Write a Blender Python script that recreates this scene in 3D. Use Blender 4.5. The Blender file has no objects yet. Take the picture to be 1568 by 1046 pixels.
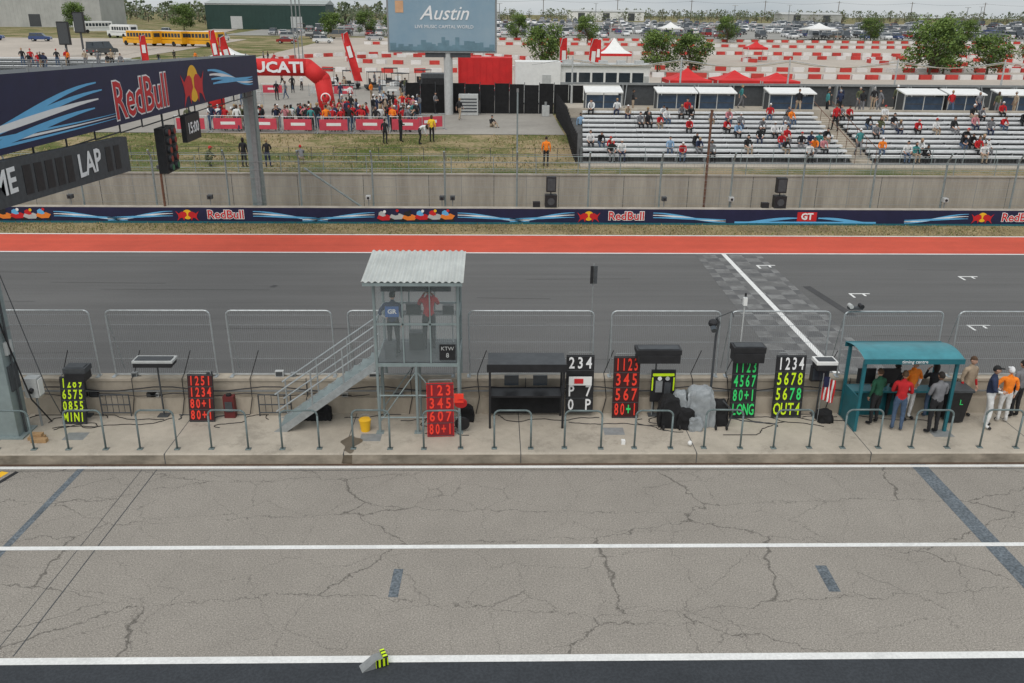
import bpy, bmesh, math, random
from mathutils import Matrix, Vector, noise as mnoise
random.seed(7)
rad=math.radians
SC=bpy.context.scene
COL=bpy.context.collection

# ------------------------------------------------------------ camera
H=11.0; f=1329.0
cd=bpy.data.cameras.new("camera"); cam=bpy.data.objects.new("camera",cd); COL.objects.link(cam)
R=Matrix.Rotation(rad(-1.3),3,'Z')@Matrix.Rotation(math.pi/2-rad(20.7),3,'X')@Matrix.Rotation(rad(0.5),3,'Z')
cam.matrix_world=Matrix.Translation((0,0,H))@R.to_4x4()
cd.sensor_width=36; cd.lens=36*f/1568; cd.clip_end=4000; cd.clip_start=.1
SC.camera=cam
SC.view_settings.view_transform='Standard'; SC.view_settings.look='None'; SC.view_settings.exposure=0

# ------------------------------------------------------------ materials
def newmat(name):
    m=bpy.data.materials.new(name); m.use_nodes=True
    nt=m.node_tree; b=nt.nodes["Principled BSDF"]; return m,nt,b
def M(name,c,rough=.7,noise=.15,scale=4.0,metal=0.0,stretch=(1,1,1),c2=None,rnd=0.0,bump=0.0,spec=.4):
    m,nt,b=newmat(name); N=nt.nodes; L=nt.links
    b.inputs['Roughness'].default_value=rough; b.inputs['Metallic'].default_value=metal
    b.inputs['Specular IOR Level'].default_value=spec
    tc=N.new('ShaderNodeTexCoord'); mp=N.new('ShaderNodeMapping'); mp.inputs['Scale'].default_value=stretch
    L.new(tc.outputs['Object'],mp.inputs['Vector'])
    n=N.new('ShaderNodeTexNoise'); n.inputs['Scale'].default_value=scale; n.inputs['Detail'].default_value=6
    n.inputs['Roughness'].default_value=.65
    L.new(mp.outputs[0],n.inputs['Vector'])
    r=N.new('ShaderNodeValToRGB'); r.color_ramp.elements[0].position=.32; r.color_ramp.elements[1].position=.68
    a=c2 if c2 else tuple(x*(1-noise) for x in c); d=c if c2 else tuple(min(1,x*(1+noise)) for x in c)
    r.color_ramp.elements[0].color=(*a,1); r.color_ramp.elements[1].color=(*d,1)
    L.new(n.outputs['Fac'],r.inputs['Fac'])
    out=r.outputs['Color']
    if rnd>0:
        oi=N.new('ShaderNodeObjectInfo'); mr=N.new('ShaderNodeMapRange')
        mr.inputs['To Min'].default_value=1-rnd; mr.inputs['To Max'].default_value=1+rnd
        L.new(oi.outputs['Random'],mr.inputs['Value'])
        vm=N.new('ShaderNodeVectorMath'); vm.operation='SCALE'
        L.new(out,vm.inputs[0]); L.new(mr.outputs[0],vm.inputs['Scale']); out=vm.outputs[0]
    L.new(out,b.inputs['Base Color'])
    if bump>0:
        bp=N.new('ShaderNodeBump'); bp.inputs['Strength'].default_value=bump; bp.inputs['Distance'].default_value=.02
        L.new(n.outputs['Fac'],bp.inputs['Height']); L.new(bp.outputs[0],b.inputs['Normal'])
    return m

def ground_mat(name,c_lo,c_hi,speck_scale=45,speck=.35,blotch_scale=.5,blotch=.15,cracks=False,streak=0.0,stretch=(1,1,1),rough=.9,stain=0.0,coarse=0.0,cscale=17):
    """speckled aggregate * large blotches * optional cracks/streaks"""
    m,nt,b=newmat(name); N=nt.nodes; L=nt.links
    b.inputs['Roughness'].default_value=rough; b.inputs['Specular IOR Level'].default_value=.25
    geo=N.new('ShaderNodeNewGeometry'); P=geo.outputs['Position']
    def noise(sc,st=(1,1,1),det=4,ro=.6,loc=(0,0,0)):
        mp=N.new('ShaderNodeMapping'); mp.inputs['Scale'].default_value=st; mp.inputs['Location'].default_value=loc; L.new(P,mp.inputs['Vector'])
        n=N.new('ShaderNodeTexNoise'); n.inputs['Scale'].default_value=sc; n.inputs['Detail'].default_value=det; n.inputs['Roughness'].default_value=ro
        L.new(mp.outputs[0],n.inputs['Vector']); return n
    n1=noise(speck_scale,det=3,ro=.8)
    r=N.new('ShaderNodeValToRGB'); r.color_ramp.elements[0].position=.5-speck*.4; r.color_ramp.elements[1].position=.5+speck*.4
    r.color_ramp.elements[0].color=(*c_lo,1); r.color_ramp.elements[1].color=(*c_hi,1)
    L.new(n1.outputs['Fac'],r.inputs['Fac']); out=r.outputs['Color']
    def mulby(val_socket,lo,hi,a=.3,bb=.7):
        nonlocal out
        mr=N.new('ShaderNodeMapRange'); mr.inputs['From Min'].default_value=a; mr.inputs['From Max'].default_value=bb
        mr.inputs['To Min'].default_value=lo; mr.inputs['To Max'].default_value=hi
        L.new(val_socket,mr.inputs['Value'])
        vm=N.new('ShaderNodeVectorMath'); vm.operation='SCALE'; L.new(out,vm.inputs[0]); L.new(mr.outputs[0],vm.inputs['Scale']); out=vm.outputs[0]
    mulby(noise(blotch_scale,stretch,det=5).outputs['Fac'],1-blotch,1+blotch)
    mulby(noise(blotch_scale*7,stretch,det=4).outputs['Fac'],1-blotch*.5,1+blotch*.5)
    if coarse>0: mulby(noise(cscale,det=1,ro=.5,loc=(3,1,0)).outputs['Fac'],1-coarse,1+coarse,.36,.64)
    if stain>0: mulby(noise(.9,(1,1,1),det=7,ro=.75,loc=(9,4,0)).outputs['Fac'],1-stain,1.0,.36,.46)
    if streak>0:
        mulby(noise(1.0,(.03,1.6,1),det=6,ro=.7).outputs['Fac'],1-streak,1+streak*.7)
    if cracks:
        for (sx,sy,w,dist,lo,ns,off) in ((.16,.48,.0062,.36,.50,2.0,0),(.62,.55,.0055,.30,.66,2.4,7.3)):
            nn=noise(ns,det=9,ro=.62,loc=(off,off*.3,0))
            sb=N.new('ShaderNodeVectorMath'); sb.operation='SUBTRACT'; sb.inputs[1].default_value=(.5,.5,.5); L.new(nn.outputs['Color'],sb.inputs[0])
            vs=N.new('ShaderNodeVectorMath'); vs.operation='SCALE'; vs.inputs['Scale'].default_value=dist*2
            L.new(sb.outputs[0],vs.inputs[0])
            ad=N.new('ShaderNodeVectorMath'); ad.operation='ADD'; L.new(P,ad.inputs[0]); L.new(vs.outputs[0],ad.inputs[1])
            mp=N.new('ShaderNodeMapping'); mp.inputs['Scale'].default_value=(sx,sy,0); mp.inputs['Location'].default_value=(off,off,0); L.new(ad.outputs[0],mp.inputs['Vector'])
            v=N.new('ShaderNodeTexVoronoi'); v.feature='DISTANCE_TO_EDGE'; v.inputs['Scale'].default_value=1
            L.new(mp.outputs[0],v.inputs['Vector'])
            mk=noise(.5,det=3,loc=(off*2,1,0))
            th=N.new('ShaderNodeMapRange'); th.inputs['From Min'].default_value=.36; th.inputs['From Max'].default_value=.56
            th.inputs['To Min'].default_value=w*.3; th.inputs['To Max'].default_value=w; L.new(mk.outputs['Fac'],th.inputs['Value'])
            dv=N.new('ShaderNodeMath'); dv.operation='DIVIDE'; L.new(v.outputs['Distance'],dv.inputs[0]); L.new(th.outputs[0],dv.inputs[1])
            mulby(dv.outputs[0],lo,1.0,.3,1.1)
    L.new(out,b.inputs['Base Color'])
    return m

m_pit=ground_mat('pit_lane_asphalt',(.155,.14,.12),(.40,.368,.325),38,.5,.35,.07,cracks=True,coarse=.13,cscale=26)
m_track=ground_mat('track_asphalt',(.095,.094,.092),(.158,.156,.152),30,.6,.12,.08,streak=.13,stretch=(.3,1,1),coarse=.08,cscale=22)
m_dark=ground_mat('dark_asphalt',(.03,.034,.04),(.055,.06,.066),60,.6,.5,.15,coarse=.12)
m_conc=ground_mat('concrete_walkway',(.36,.315,.255),(.47,.425,.355),30,.8,.6,.13,stain=.22)
m_grassdry=ground_mat('dry_grass',(.14,.115,.05),(.33,.265,.15),7,.5,.35,.35,coarse=.3,cscale=10)
m_red=ground_mat('red_painted_strip',(.48,.06,.03),(.62,.105,.06),20,.9,.25,.10,streak=.12,rough=.7,coarse=.05)
m_white=ground_mat('white_road_paint',(.64,.64,.62),(.80,.80,.78),25,.8,.8,.08,rough=.6,stain=.12,coarse=.05)
m_plaza=ground_mat('plaza_concrete',(.26,.24,.212),(.34,.32,.285),3,.8,.08,.15)
m_kart=ground_mat('kart_track_concrete',(.38,.33,.28),(.47,.42,.36),2,.8,.05,.12)
m_park=ground_mat('parking_asphalt',(.24,.235,.22),(.33,.32,.29),2,.8,.03,.2)
m_tape=ground_mat('worn_blue_grey_paint',(.085,.105,.12),(.17,.19,.208),24,.6,1.5,.22,coarse=.25)
def grass_mat():
    m,nt,b=newmat('grass_bank'); N=nt.nodes; L=nt.links
    geo=N.new('ShaderNodeNewGeometry')
    def noise(sc,st=(1,1,1),det=6):
        mp=N.new('ShaderNodeMapping'); mp.inputs['Scale'].default_value=st; L.new(geo.outputs['Position'],mp.inputs['Vector'])
        n=N.new('ShaderNodeTexNoise'); n.inputs['Scale'].default_value=sc; n.inputs['Detail'].default_value=det; n.inputs['Roughness'].default_value=.7
        L.new(mp.outputs[0],n.inputs['Vector']); return n
    a=noise(.16,(1,1.8,1)); f2=noise(5.0)
    r=N.new('ShaderNodeValToRGB'); e=r.color_ramp.elements
    e[0].position=.40; e[0].color=(.085,.11,.03,1); e[1].position=.60; e[1].color=(.32,.25,.15,1)
    x=e.new(.5); x.color=(.17,.16,.07,1)
    ad=N.new('ShaderNodeMath'); ad.operation='MULTIPLY_ADD'; ad.inputs[1].default_value=.45; L.new(f2.outputs['Fac'],ad.inputs[0])
    sb=N.new('ShaderNodeMath'); sb.operation='MULTIPLY_ADD'; sb.inputs[1].default_value=1.15; sb.inputs[2].default_value=-.29
    L.new(a.outputs['Fac'],sb.inputs[0]); L.new(sb.outputs[0],ad.inputs[2])
    L.new(ad.outputs[0],r.inputs['Fac']); L.new(r.outputs[0],b.inputs['Base Color'])
    b.inputs['Roughness'].default_value=1; b.inputs['Specular IOR Level'].default_value=.1
    return m
m_grass=grass_mat()
m_wallc=M('pit_wall_concrete',(.47,.41,.33),.9,.2,1.6,stretch=(1,1,.5),c2=(.31,.27,.215))
m_kerbf=M('stained_kerb_concrete',(.36,.31,.245),.9,c2=(.15,.13,.10),scale=1.2,stretch=(1,1,2))
m_farwall=M('old_concrete',(.45,.41,.35),.95,c2=(.29,.26,.22),scale=1.5,stretch=(1,1,.15))
m_steel=M('galvanised_steel',(.42,.45,.46),.45,.15,8,.6)
m_steelp=M('painted_grey_steel',(.25,.30,.30),.5,.12,3,.2)
m_rail=M('grey_rail_paint',(.15,.19,.19),.5,.15,5,.2)
m_wire=M('wire',(.38,.40,.41),.5,.1,5,.5)
m_dkwire=M('weathered_wire',(.30,.31,.31),.6,.1,5,.3)
m_black=M('black_plastic',(.018,.018,.02),.5,.3,6)
m_blackm=M('matt_black_fabric',(.012,.012,.013),.9,.4,3,bump=.4)
m_dgrey=M('dark_grey',(.06,.065,.07),.6,.2,6)
m_grey=M('mid_grey',(.23,.24,.24),.6,.15,6)
m_lgrey=M('light_grey',(.46,.47,.46),.6,.12,4)
m_wht=M('white_panel',(.76,.76,.74),.5,.06,3)
m_wht2=M('white_print',(.8,.8,.8),.5,.03,3)
m_alu=M('aluminium_bench',(.74,.75,.75),.5,.1,3,.0)
m_navy=M('navy_banner',(.014,.016,.055),.55,.15,1.5)
m_lblue=M('light_blue_print',(.13,.44,.74),.5,.06,2)
m_teal=M('teal_paint',(.015,.13,.16),.45,.15,3)
m_teal2=M('teal_roof',(.045,.22,.26),.4,.2,2)
m_redp=M('red_print',(.56,.018,.022),.5,.08,3)
m_redf=M('red_fabric',(.58,.022,.022),.7,.12,1.0)
m_redpk=M('faded_red_banner',(.55,.06,.09),.7,.2,1.2)
m_yel=M('yellow_print',(.85,.48,.02),.5,.06,3)
m_neon=M('neon_yellow',(.62,.85,.015),.5,.05,3)
m_neong=M('neon_green',(.04,.68,.16),.5,.05,3)
m_neonr=M('neon_red',(.85,.05,.025),.5,.05,3)
m_orange=M('orange',(.8,.22,.03),.6,.06,3)
m_glassd=M('dark_window_glass',(.03,.04,.05),.12,.2,2,spec=.8)
m_blueglass=M('blue_tinted_panel',(.035,.06,.10),.3,.3,2,spec=.5)
m_tyre=M('tyre_rubber',(.02,.02,.02),.9,.2,8)
m_green=M('green_cladding',(.02,.05,.042),.6,.12,.5)
m_beige=M('beige_cladding',(.42,.42,.40),.6,.12,.3)
m_busy=M('bus_yellow',(.75,.36,.015),.4,.08,1)
m_bark=M('bark',(.12,.09,.065),.9,.3,5,stretch=(1,1,.3),bump=.5)
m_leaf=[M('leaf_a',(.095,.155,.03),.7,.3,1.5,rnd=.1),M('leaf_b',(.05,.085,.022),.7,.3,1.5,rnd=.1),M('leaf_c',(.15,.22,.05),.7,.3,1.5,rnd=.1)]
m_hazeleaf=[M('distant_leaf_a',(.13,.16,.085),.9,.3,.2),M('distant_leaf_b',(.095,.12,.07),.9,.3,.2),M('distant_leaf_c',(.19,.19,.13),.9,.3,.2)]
m_tarpg=M('grey_plastic_sheet',(.27,.29,.30),.3,.25,4,bump=.8)
m_wood=M('wood_block',(.38,.24,.12),.8,.25,6)
m_brown=M('rust_brown_pole',(.14,.07,.045),.8,.25,5)
m_sign=M('billboard_print',(.20,.31,.40),.5,.0,.25,c2=(.29,.38,.44))
def glass():
    m,nt,b=newmat('clear_polycarbonate'); 
    b.inputs['Base Color'].default_value=(.55,.62,.62,1); b.inputs['Roughness'].default_value=.05
    b.inputs['Alpha'].default_value=.10; return m
m_glass=glass()
def checker():
    m,nt,b=newmat('faded_checker_paint'); N=nt.nodes; L=nt.links
    geo=N.new('ShaderNodeNewGeometry'); ch=N.new('ShaderNodeTexChecker'); ch.inputs['Scale'].default_value=1.55
    mp=N.new('ShaderNodeMapping'); mp.inputs['Location'].default_value=(0.1,.13,.37); L.new(geo.outputs['Position'],mp.inputs['Vector']); L.new(mp.outputs[0],ch.inputs['Vector'])
    ch.inputs['Color1'].default_value=(.21,.21,.205,1); ch.inputs['Color2'].default_value=(.085,.085,.087,1)
    n=N.new('ShaderNodeTexNoise'); n.inputs['Scale'].default_value=1.2; n.inputs['Detail'].default_value=7; n.inputs['Roughness'].default_value=.7; L.new(geo.outputs['Position'],n.inputs['Vector'])
    mr=N.new('ShaderNodeMapRange'); mr.inputs['From Min'].default_value=.4; mr.inputs['From Max'].default_value=.58; L.new(n.outputs['Fac'],mr.inputs['Value'])
    mx=N.new('ShaderNodeMix'); mx.data_type='RGBA'; mx.inputs['B'].default_value=(.125,.124,.121,1)
    L.new(mr.outputs[0],mx.inputs['Factor']); L.new(ch.outputs['Color'],mx.inputs['A']); L.new(mx.outputs['Result'],b.inputs['Base Color'])
    b.inputs['Roughness'].default_value=.85; return m
m_check=checker()

# ------------------------------------------------------------ mesh builder
class MB:
    def __init__(s): s.v=[]; s.f=[]; s.mi=[]; s.mats=[]
    def _m(s,m):
        if m not in s.mats: s.mats.append(m)
        return s.mats.index(m)
    def add(s,vs,fs,m):
        o=len(s.v); k=s._m(m); s.v+= [tuple(v) for v in vs]
        for q in fs: s.f.append([o+i for i in q]); s.mi.append(k)
    def box(s,x0,x1,y0,y1,z0,z1,m,rz=0,piv=None):
        vs=[Vector((x,y,z)) for z in (z0,z1) for y in (y0,y1) for x in (x0,x1)]
        if rz:
            p=Vector(piv) if piv else Vector(((x0+x1)/2,(y0+y1)/2,0)); Rm=Matrix.Rotation(rz,3,'Z')
            vs=[Rm@(v-p)+p for v in vs]
        s.add(vs,[(0,2,3,1),(4,5,7,6),(0,1,5,4),(2,6,7,3),(0,4,6,2),(1,3,7,5)],m)
    def cyl(s,a,b,r,m,r2=None,n=8,caps=True):
        a=Vector(a); b=Vector(b); d=(b-a)
        if d.length<1e-6: return
        d.normalize(); u=d.orthogonal().normalized(); w=d.cross(u); r2=r if r2 is None else r2
        vs=[]
        for (c,rr) in ((a,r),(b,r2)):
            for i in range(n):
                t=2*math.pi*i/n; vs.append(c+(u*math.cos(t)+w*math.sin(t))*rr)
        fs=[(i,(i+1)%n,n+(i+1)%n,n+i) for i in range(n)]
        if caps: fs+=[tuple(range(n))[::-1],tuple(range(n,2*n))]
        s.add(vs,fs,m)
    def path(s,pts,r,m,n=6):
        for a,b in zip(pts[:-1],pts[1:]): s.cyl(a,b,r,m,n=n)
    def poly(s,pts,m): s.add(pts,[tuple(range(len(pts)))],m)
    def grid(s,nx,ny,fn,m):
        vs=[fn(i/nx,j/ny) for j in range(ny+1) for i in range(nx+1)]
        fs=[(j*(nx+1)+i,j*(nx+1)+i+1,(j+1)*(nx+1)+i+1,(j+1)*(nx+1)+i) for j in range(ny) for i in range(nx)]
        s.add(vs,fs,m)
    def sphere(s,c,rx,ry,rz,m,nu=10,nv=7):
        def fn(u,v):
            a=2*math.pi*u; b=-math.pi/2+math.pi*v
            return (c[0]+rx*math.cos(b)*math.cos(a),c[1]+ry*math.cos(b)*math.sin(a),c[2]+rz*math.sin(b))
        s.grid(nu,nv,fn,m)
    def mesh(s,name,smooth=False):
        me=bpy.data.meshes.new(name); me.from_pydata(s.v,[],s.f)
        for m in s.mats: me.materials.append(m)
        me.polygons.foreach_set('material_index',s.mi)
        if smooth: me.polygons.foreach_set('use_smooth',[True]*len(s.f))
        me.update(); return me
    def done(s,name,loc=None,rot=(0,0,0),parent=None,smooth=False,bevel=0):
        if loc is None and parent is None:
            xs=[v[0] for v in s.v]; ys=[v[1] for v in s.v]; zs=[v[2] for v in s.v]
            c=((min(xs)+max(xs))/2,(min(ys)+max(ys))/2,min(zs)); s.v=[(v[0]-c[0],v[1]-c[1],v[2]-c[2]) for v in s.v]; loc=c
        o=bpy.data.objects.new(name,s.mesh(name,smooth)); COL.objects.link(o)
        if loc is not None: o.location=loc
        o.rotation_euler=rot
        if parent: par(o,parent)
        if bevel:
            b=o.modifiers.new('bevel','BEVEL'); b.width=bevel; b.segments=2; b.limit_method='ANGLE'
        return o
def basis(o): return Matrix.LocRotScale(o.location,o.rotation_euler,o.scale)
def par(o,p,local=False):
    o.parent=p
    if not local: o.matrix_parent_inverse=basis(p).inverted()
def text(body,loc,size,mat,parent,rot=(math.pi/2,0,0),bold=0.0,local=False,name='lettering',extr=.004,sx=1.0,align='CENTER',shear=0):
    c=bpy.data.curves.new(name,'FONT'); c.body=body; c.size=size; c.align_x=align; c.align_y='CENTER'; c.offset=bold; c.extrude=extr; c.resolution_u=2; c.shear=shear
    c.materials.append(mat); o=bpy.data.objects.new(name,c); COL.objects.link(o); o.location=loc; o.rotation_euler=rot; o.scale=(sx,1,1)
    par(o,parent,local); return o

# ------------------------------------------------------------ terrain profile
PR=[(-60,-.02),(51.69,-.02),(51.7,2.15),(57,2.35),(62,3.0),(130,3.0),(200,3.8),(300,5.5),(450,7.7),(700,8.5),(1600,9.0)]
def tz(y):
    for (a,za),(b,zb) in zip(PR[:-1],PR[1:]):
        if a<=y<=b: return za+(zb-za)*(y-a)/(b-a)
    return PR[-1][1]
g=MB(); ys=[p[0] for p in PR]; xs=[-900,-300,-100,0,100,300,900]
vs=[(x,y,tz(y) if y!=51.69 else -.02) for y in ys for x in xs]
nx=len(xs)
g.add(vs,[(j*nx+i,j*nx+i+1,(j+1)*nx+i+1,(j+1)*nx+i) for j in range(len(ys)-1) for i in range(nx-1)],m_grass)
g.done('ground',loc=(0,0,0))
def sheet(name,x0,x1,y0,y1,dz,m,skew=0):
    b=MB(); yy=sorted(set([y0,y1]+[p[0] for p in PR if y0<p[0]<y1]))
    vs=[]
    for y in yy:
        k=skew*(y-y0); vs+=[(x0+k,y,tz(y)+dz),(x1+k,y,tz(y)+dz)]
    b.add(vs,[(2*i,2*i+1,2*i+3,2*i+2) for i in range(len(yy)-1)],m); return b.done(name,loc=(0,0,0))
def flat(name,x0,x1,y0,y1,z,m):
    b=MB(); b.poly([(x0,y0,z),(x1,y0,z),(x1,y1,z),(x0,y1,z)],m); return b.done(name)
flat('dark_apron_road',-60,60,-10,12.75,.0,m_dark)
flat('pit_lane_road',-60,60,12.75,20.0,.0,m_pit)
flat('track_road',-120,120,22.9,41.4,.0,m_track)
b=MB(); b.poly([(-120,41.4,.004),(120,41.4,.004),(120,45.1,.004),(-120,45.1,.004)],m_red); b.done('painted_run_off_strip')
flat('dry_grass_verge',-120,120,45.1,51.6,.0,m_grassdry)
m_tuft=[M('tuft_straw',(.38,.30,.16),1,.2,3),M('tuft_green',(.12,.15,.04),1,.2,3),M('tuft_brown',(.19,.15,.075),1,.2,3)]
def tufts(name,n,x0,x1,y0,y1,h0,h1,seed,zf):
    r=random.Random(seed); b=MB()
    for i in range(n):
        x=r.uniform(x0,x1); y=r.uniform(y0,y1)
        if mnoise.noise(Vector((x*.22,y*.5,seed)))<-.15 and r.random()<.8: continue
        z=zf(y); h=r.uniform(h0,h1); a=r.uniform(0,3.14); w=h*r.uniform(.4,.9); k=0 if r.random()<.5 else r.choice([1,2])
        dx=w*math.cos(a)/2; dy=w*math.sin(a)/2; lx=r.uniform(-.4,.4)*h; ly=r.uniform(-.4,.4)*h
        b.add([(x-dx,y-dy,z),(x+dx,y+dy,z),(x+lx,y+ly,z+h)],[(0,1,2)],m_tuft[k])
    b.done(name)
tufts('dry_grass_tufts',15000,-40,42,45.15,47.55,.04,.11,3,lambda y:0)
tufts('grass_tufts',16000,-42,5,51.9,62,.05,.14,4,tz)
b=MB()
def mark(x0,x1,y0,y1,z=.005,m=m_white): b.poly([(x0,y0,z),(x1,y0,z),(x1,y1,z),(x0,y1,z)],m)
mark(-60,60,12.67,12.85,.006); mark(-60,60,16.24,16.38); mark(-60,60,19.84,19.96)
b.done('pit_lane_line_markings')
b=MB(); mark(-120,120,41.30,41.46,.008); mark(-120,120,44.95,45.12,.008); mark(11.2,11.42,22.95,41.3,.012)
def bracket(x,y,s=1):
    mark(x-.45,x+.45,y,y+.10,.008); mark(x-.45,x-.35,y-.5,y,.008); mark(x+.1,x+.2,y-.28,y,.008)
for (x,y) in ((12.8,39.2),(15.5,34.8),(21.5,37.4),(18.5,30.8),(24.3,33.6)): bracket(x,y)
b.done('track_line_markings')
b=MB(); b.poly([(9.6,24.0,.006),(13.1,24.0,.006),(13.1,41.2,.006),(9.9,41.2,.006)],m_check); b.done('chequered_finish_marking')
b=MB()
def strip(x0,y0,x1,y1,w,z,m):
    d=Vector((x1-x0,y1-y0,0)).normalized(); n=Vector((-d.y,d.x,0))*w/2
    b.poly([(x0-n.x,y0-n.y,z),(x1-n.x,y1-n.y,z),(x1+n.x,y1+n.y,z),(x0+n.x,y0+n.y,z)],m)
m_patch=ground_mat('dark_patch',(.05,.05,.052),(.085,.085,.085),25,.7,.5,.2)
strip(13.6,35.9,14.1,32.0,.35,.009,m_patch); strip(23.0,33.5,24.6,30.5,.3,.009,m_patch); strip(-9.5,35.8,-9.3,35.7,.3,.009,m_patch)
strip(-10.55,20.0,-10.75,12.9,.17,.004,m_tape); strip(11.15,20.0,11.15,12.9,.42,.004,m_tape)
strip(-2.0,15.5,-2.02,14.55,.2,.004,m_tape); strip(7.0,15.55,6.98,14.65,.24,.004,m_tape)
b.done('worn_tape_marking')
b=MB(); strip(-8.62,19.8,-8.72,12.9,.022,.0045,m_dgrey); strip(-9.0,19.8,-9.1,12.9,.014,.0045,m_dgrey); 
strip(-60,19.74,60,19.74,.02,.0045,m_dgrey)
b.done('pavement_joint')
m_rub=ground_mat('tyre_rubber_streak',(.065,.064,.063),(.105,.103,.10),25,.8,.4,.15)
rr0=random.Random(9); b=MB()
for i in range(26):
    x=rr0.uniform(-34,26); y=rr0.uniform(24.5,40.5); L=rr0.uniform(2,9); dy=rr0.uniform(-.25,.25); 
    strip(x,y,x+L,y+dy,rr0.uniform(.03,.06),.0045,m_rub)
b.done('tyre_mark')
b=MB(); strip(-12.4,19.7,-12.75,18.6,.22,.004,m_yel); strip(-12.1,19.7,-12.45,18.6,.12,.0045,m_black); b.done('yellow_black_marking')
b=MB(); b.box(-60,60,20.0,20.07,-.05,.01,M('rusty_drain',(.10,.06,.04),.8,.3,3)); b.done('drain_channel')

# ------------------------------------------------------------ pit platform, wall
b=MB()
b.poly([(-60,20.13,.3),(60,20.13,.3),(60,22.5,.3),(-60,22.5,.3)],m_conc)
b.poly([(-60,20.07,0),(60,20.07,0),(60,20.07,.27),(-60,20.07,.27)],m_kerbf)
b.poly([(-60,20.07,.27),(60,20.07,.27),(60,20.13,.3),(-60,20.13,.3)],m_conc)
for i in range(-9,10):
    x=i*4.6+.7; b.box(x,x+.02,20.066,22.5,.02,.3015,m_dgrey)
for (x,y) in ((-11.2,21.1),(-3.3,21.0),(3.3,21.35),(12.3,21.2)):
    b.box(x-.28,x+.28,y-.22,y+.22,.29,.303,m_grey)
b.done('pit_platform')
b=MB()
b.box(-60,60,22.5,22.7,.0,.78,m_wallc); b.box(-60,60,22.68,23.0,.0,1.24,m_wallc); b.box(-60,60,22.64,23.04,1.24,1.32,m_wallc)
for i in range(-12,13):
    x=i*3.1+.9; b.box(x,x+.025,22.495,22.72,.3,.785,m_dgrey); b.box(x,x+.02,22.636,22.7,.8,1.322,m_dgrey)
b.box(-60,60,22.56,22.60,.95,.99,m_grey)
b.done('pit_wall')
hoop=MB(); pts=[]
for i in range(0,7): t=math.pi-math.pi/2*i/6; pts.append((-.33+.15*math.cos(t),0,.95+.15*math.sin(t)))
for i in range(0,7): t=math.pi/2-math.pi/2*i/6; pts.append((.33+.15*math.cos(t),0,.95+.15*math.sin(t)))
pts=[(-.48,0,0)]+pts+[(.48,0,0)]
hoop.path(pts,.026,m_rail,8)
for x in (-.48,.48): hoop.box(x-.07,x+.07,-.07,.07,0,.015,m_rail)
hm=hoop.mesh('hoop_rail',True)
for k in range(-9,10):
    o=bpy.data.objects.new('hoop_rail',hm); COL.objects.link(o); o.location=(.5+1.845*k,20.36,.3); o.rotation_euler=(rad(random.uniform(-1.5,1.5)),0,rad(random.uniform(-2,2)))
for (x0,x1) in ((-13.9,-11.15),(-10.7,-7.85),(-7.4,-4.5),(-4.05,-1.15),(-.7,2.8),(3.3,6.35),(6.65,9.45),(9.85,12.65),(13.1,15.9),(16.3,19.1),(-17.1,-14.3)):
    b=MB(); y=22.85; z0=1.32; z1=3.27; r=.14
    p=[(x0+.03,y,z0),(x0,y,z1-r)]+[(x0+r-r*math.cos(t),y,z1-r+r*math.sin(t)) for t in (rad(30),rad(60),rad(90))]
    p+=[(x1-r+r*math.sin(t),y,z1-r+r*math.cos(t)) for t in (0,rad(30),rad(60),rad(90))]+[(x1+.03,y,z0)]
    b.path(p,.024,m_steel,6)
    n=int((x1-x0)/.055)
    for i in range(1,n):
        x=x0+(x1-x0)*i/n; b.cyl((x,y,z0+.05),(x,y,z1-.02),.0032,m_wire,n=3,caps=False)
    for z in (1.4,1.85,2.35,2.85,3.14): b.cyl((x0,y,z),(x1,y,z),.0055,m_wire,n=4,caps=False)
    b.cyl((x0,y,1.37),(x1,y,1.37),.018,m_steel)
    b.cyl((x0,y+.02,z1-.1),(x0+.02,y+.6,1.32),.015,m_steel)
    for x in (x0,x1): b.box(x-.05,x+.05,22.7,22.95,1.322,1.335,m_steel)
    b.done('mesh_fence_panel')

# ------------------------------------------------------------ observation tower
b=MB(); X0,X1,Y0,Y1=-3.08,-.93,21.3,23.1; F=2.35; T=4.55
for x in (X0,X1):
    b.cyl((x,Y0,.3),(x,Y0,T),.04,m_steelp); b.cyl((x,Y1,1.3),(x,Y1,T+.15),.04,m_steelp)
b.cyl((-2.05,Y0,.3),(-2.05,Y0,F),.04,m_steelp)
for x in (X0,-2.05,X1): b.box(x-.1,x+.1,Y0-.1,Y0+.1,.3,.32,m_steelp); b.cyl((x,22.3,.3),(x,22.3,F),.035,m_steelp)
for z in (F-.1,T): 
    b.box(X0,X1,Y0-.04,Y0+.04,z,z+.09,m_steelp); b.box(X0,X1,Y1-.04,Y1+.04,z,z+.09,m_steelp)
    for x in (X0,X1): b.box(x-.035,x+.035,Y0,Y1,z,z+.09,m_steelp)
for z in (F+1.05,):
    b.box(X0,X1,Y0-.02,Y0+.02,z,z+.05,m_steelp); b.box(X0,X1,Y1-.02,Y1+.02,z,z+.05,m_steelp)
    for x in (X0,X1): b.box(x-.02,x+.02,Y0,Y1,z,z+.05,m_steelp)
b.box(X0,X1,Y0,Y1,F-.04,F,m_dgrey)
for x in (X0+.72,X0+1.43): b.box(x-.02,x+.02,Y0-.02,Y0+.02,F,T,m_steelp); b.box(x-.02,x+.02,Y1-.02,Y1+.02,F,T,m_steelp)
for (a,c) in (((X0,Y0,.6),(-2.05,Y0,2.1)),((X1,Y0,.6),(-2.05,Y0,2.1)),((X0,Y0,.5),(X0,22.3,2.2)),((X1,Y0,.5),(X1,22.3,2.2)),((X0,22.3,.6),(-2.05,22.3,2.1))): b.cyl(a,c,.016,m_steelp)
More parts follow.
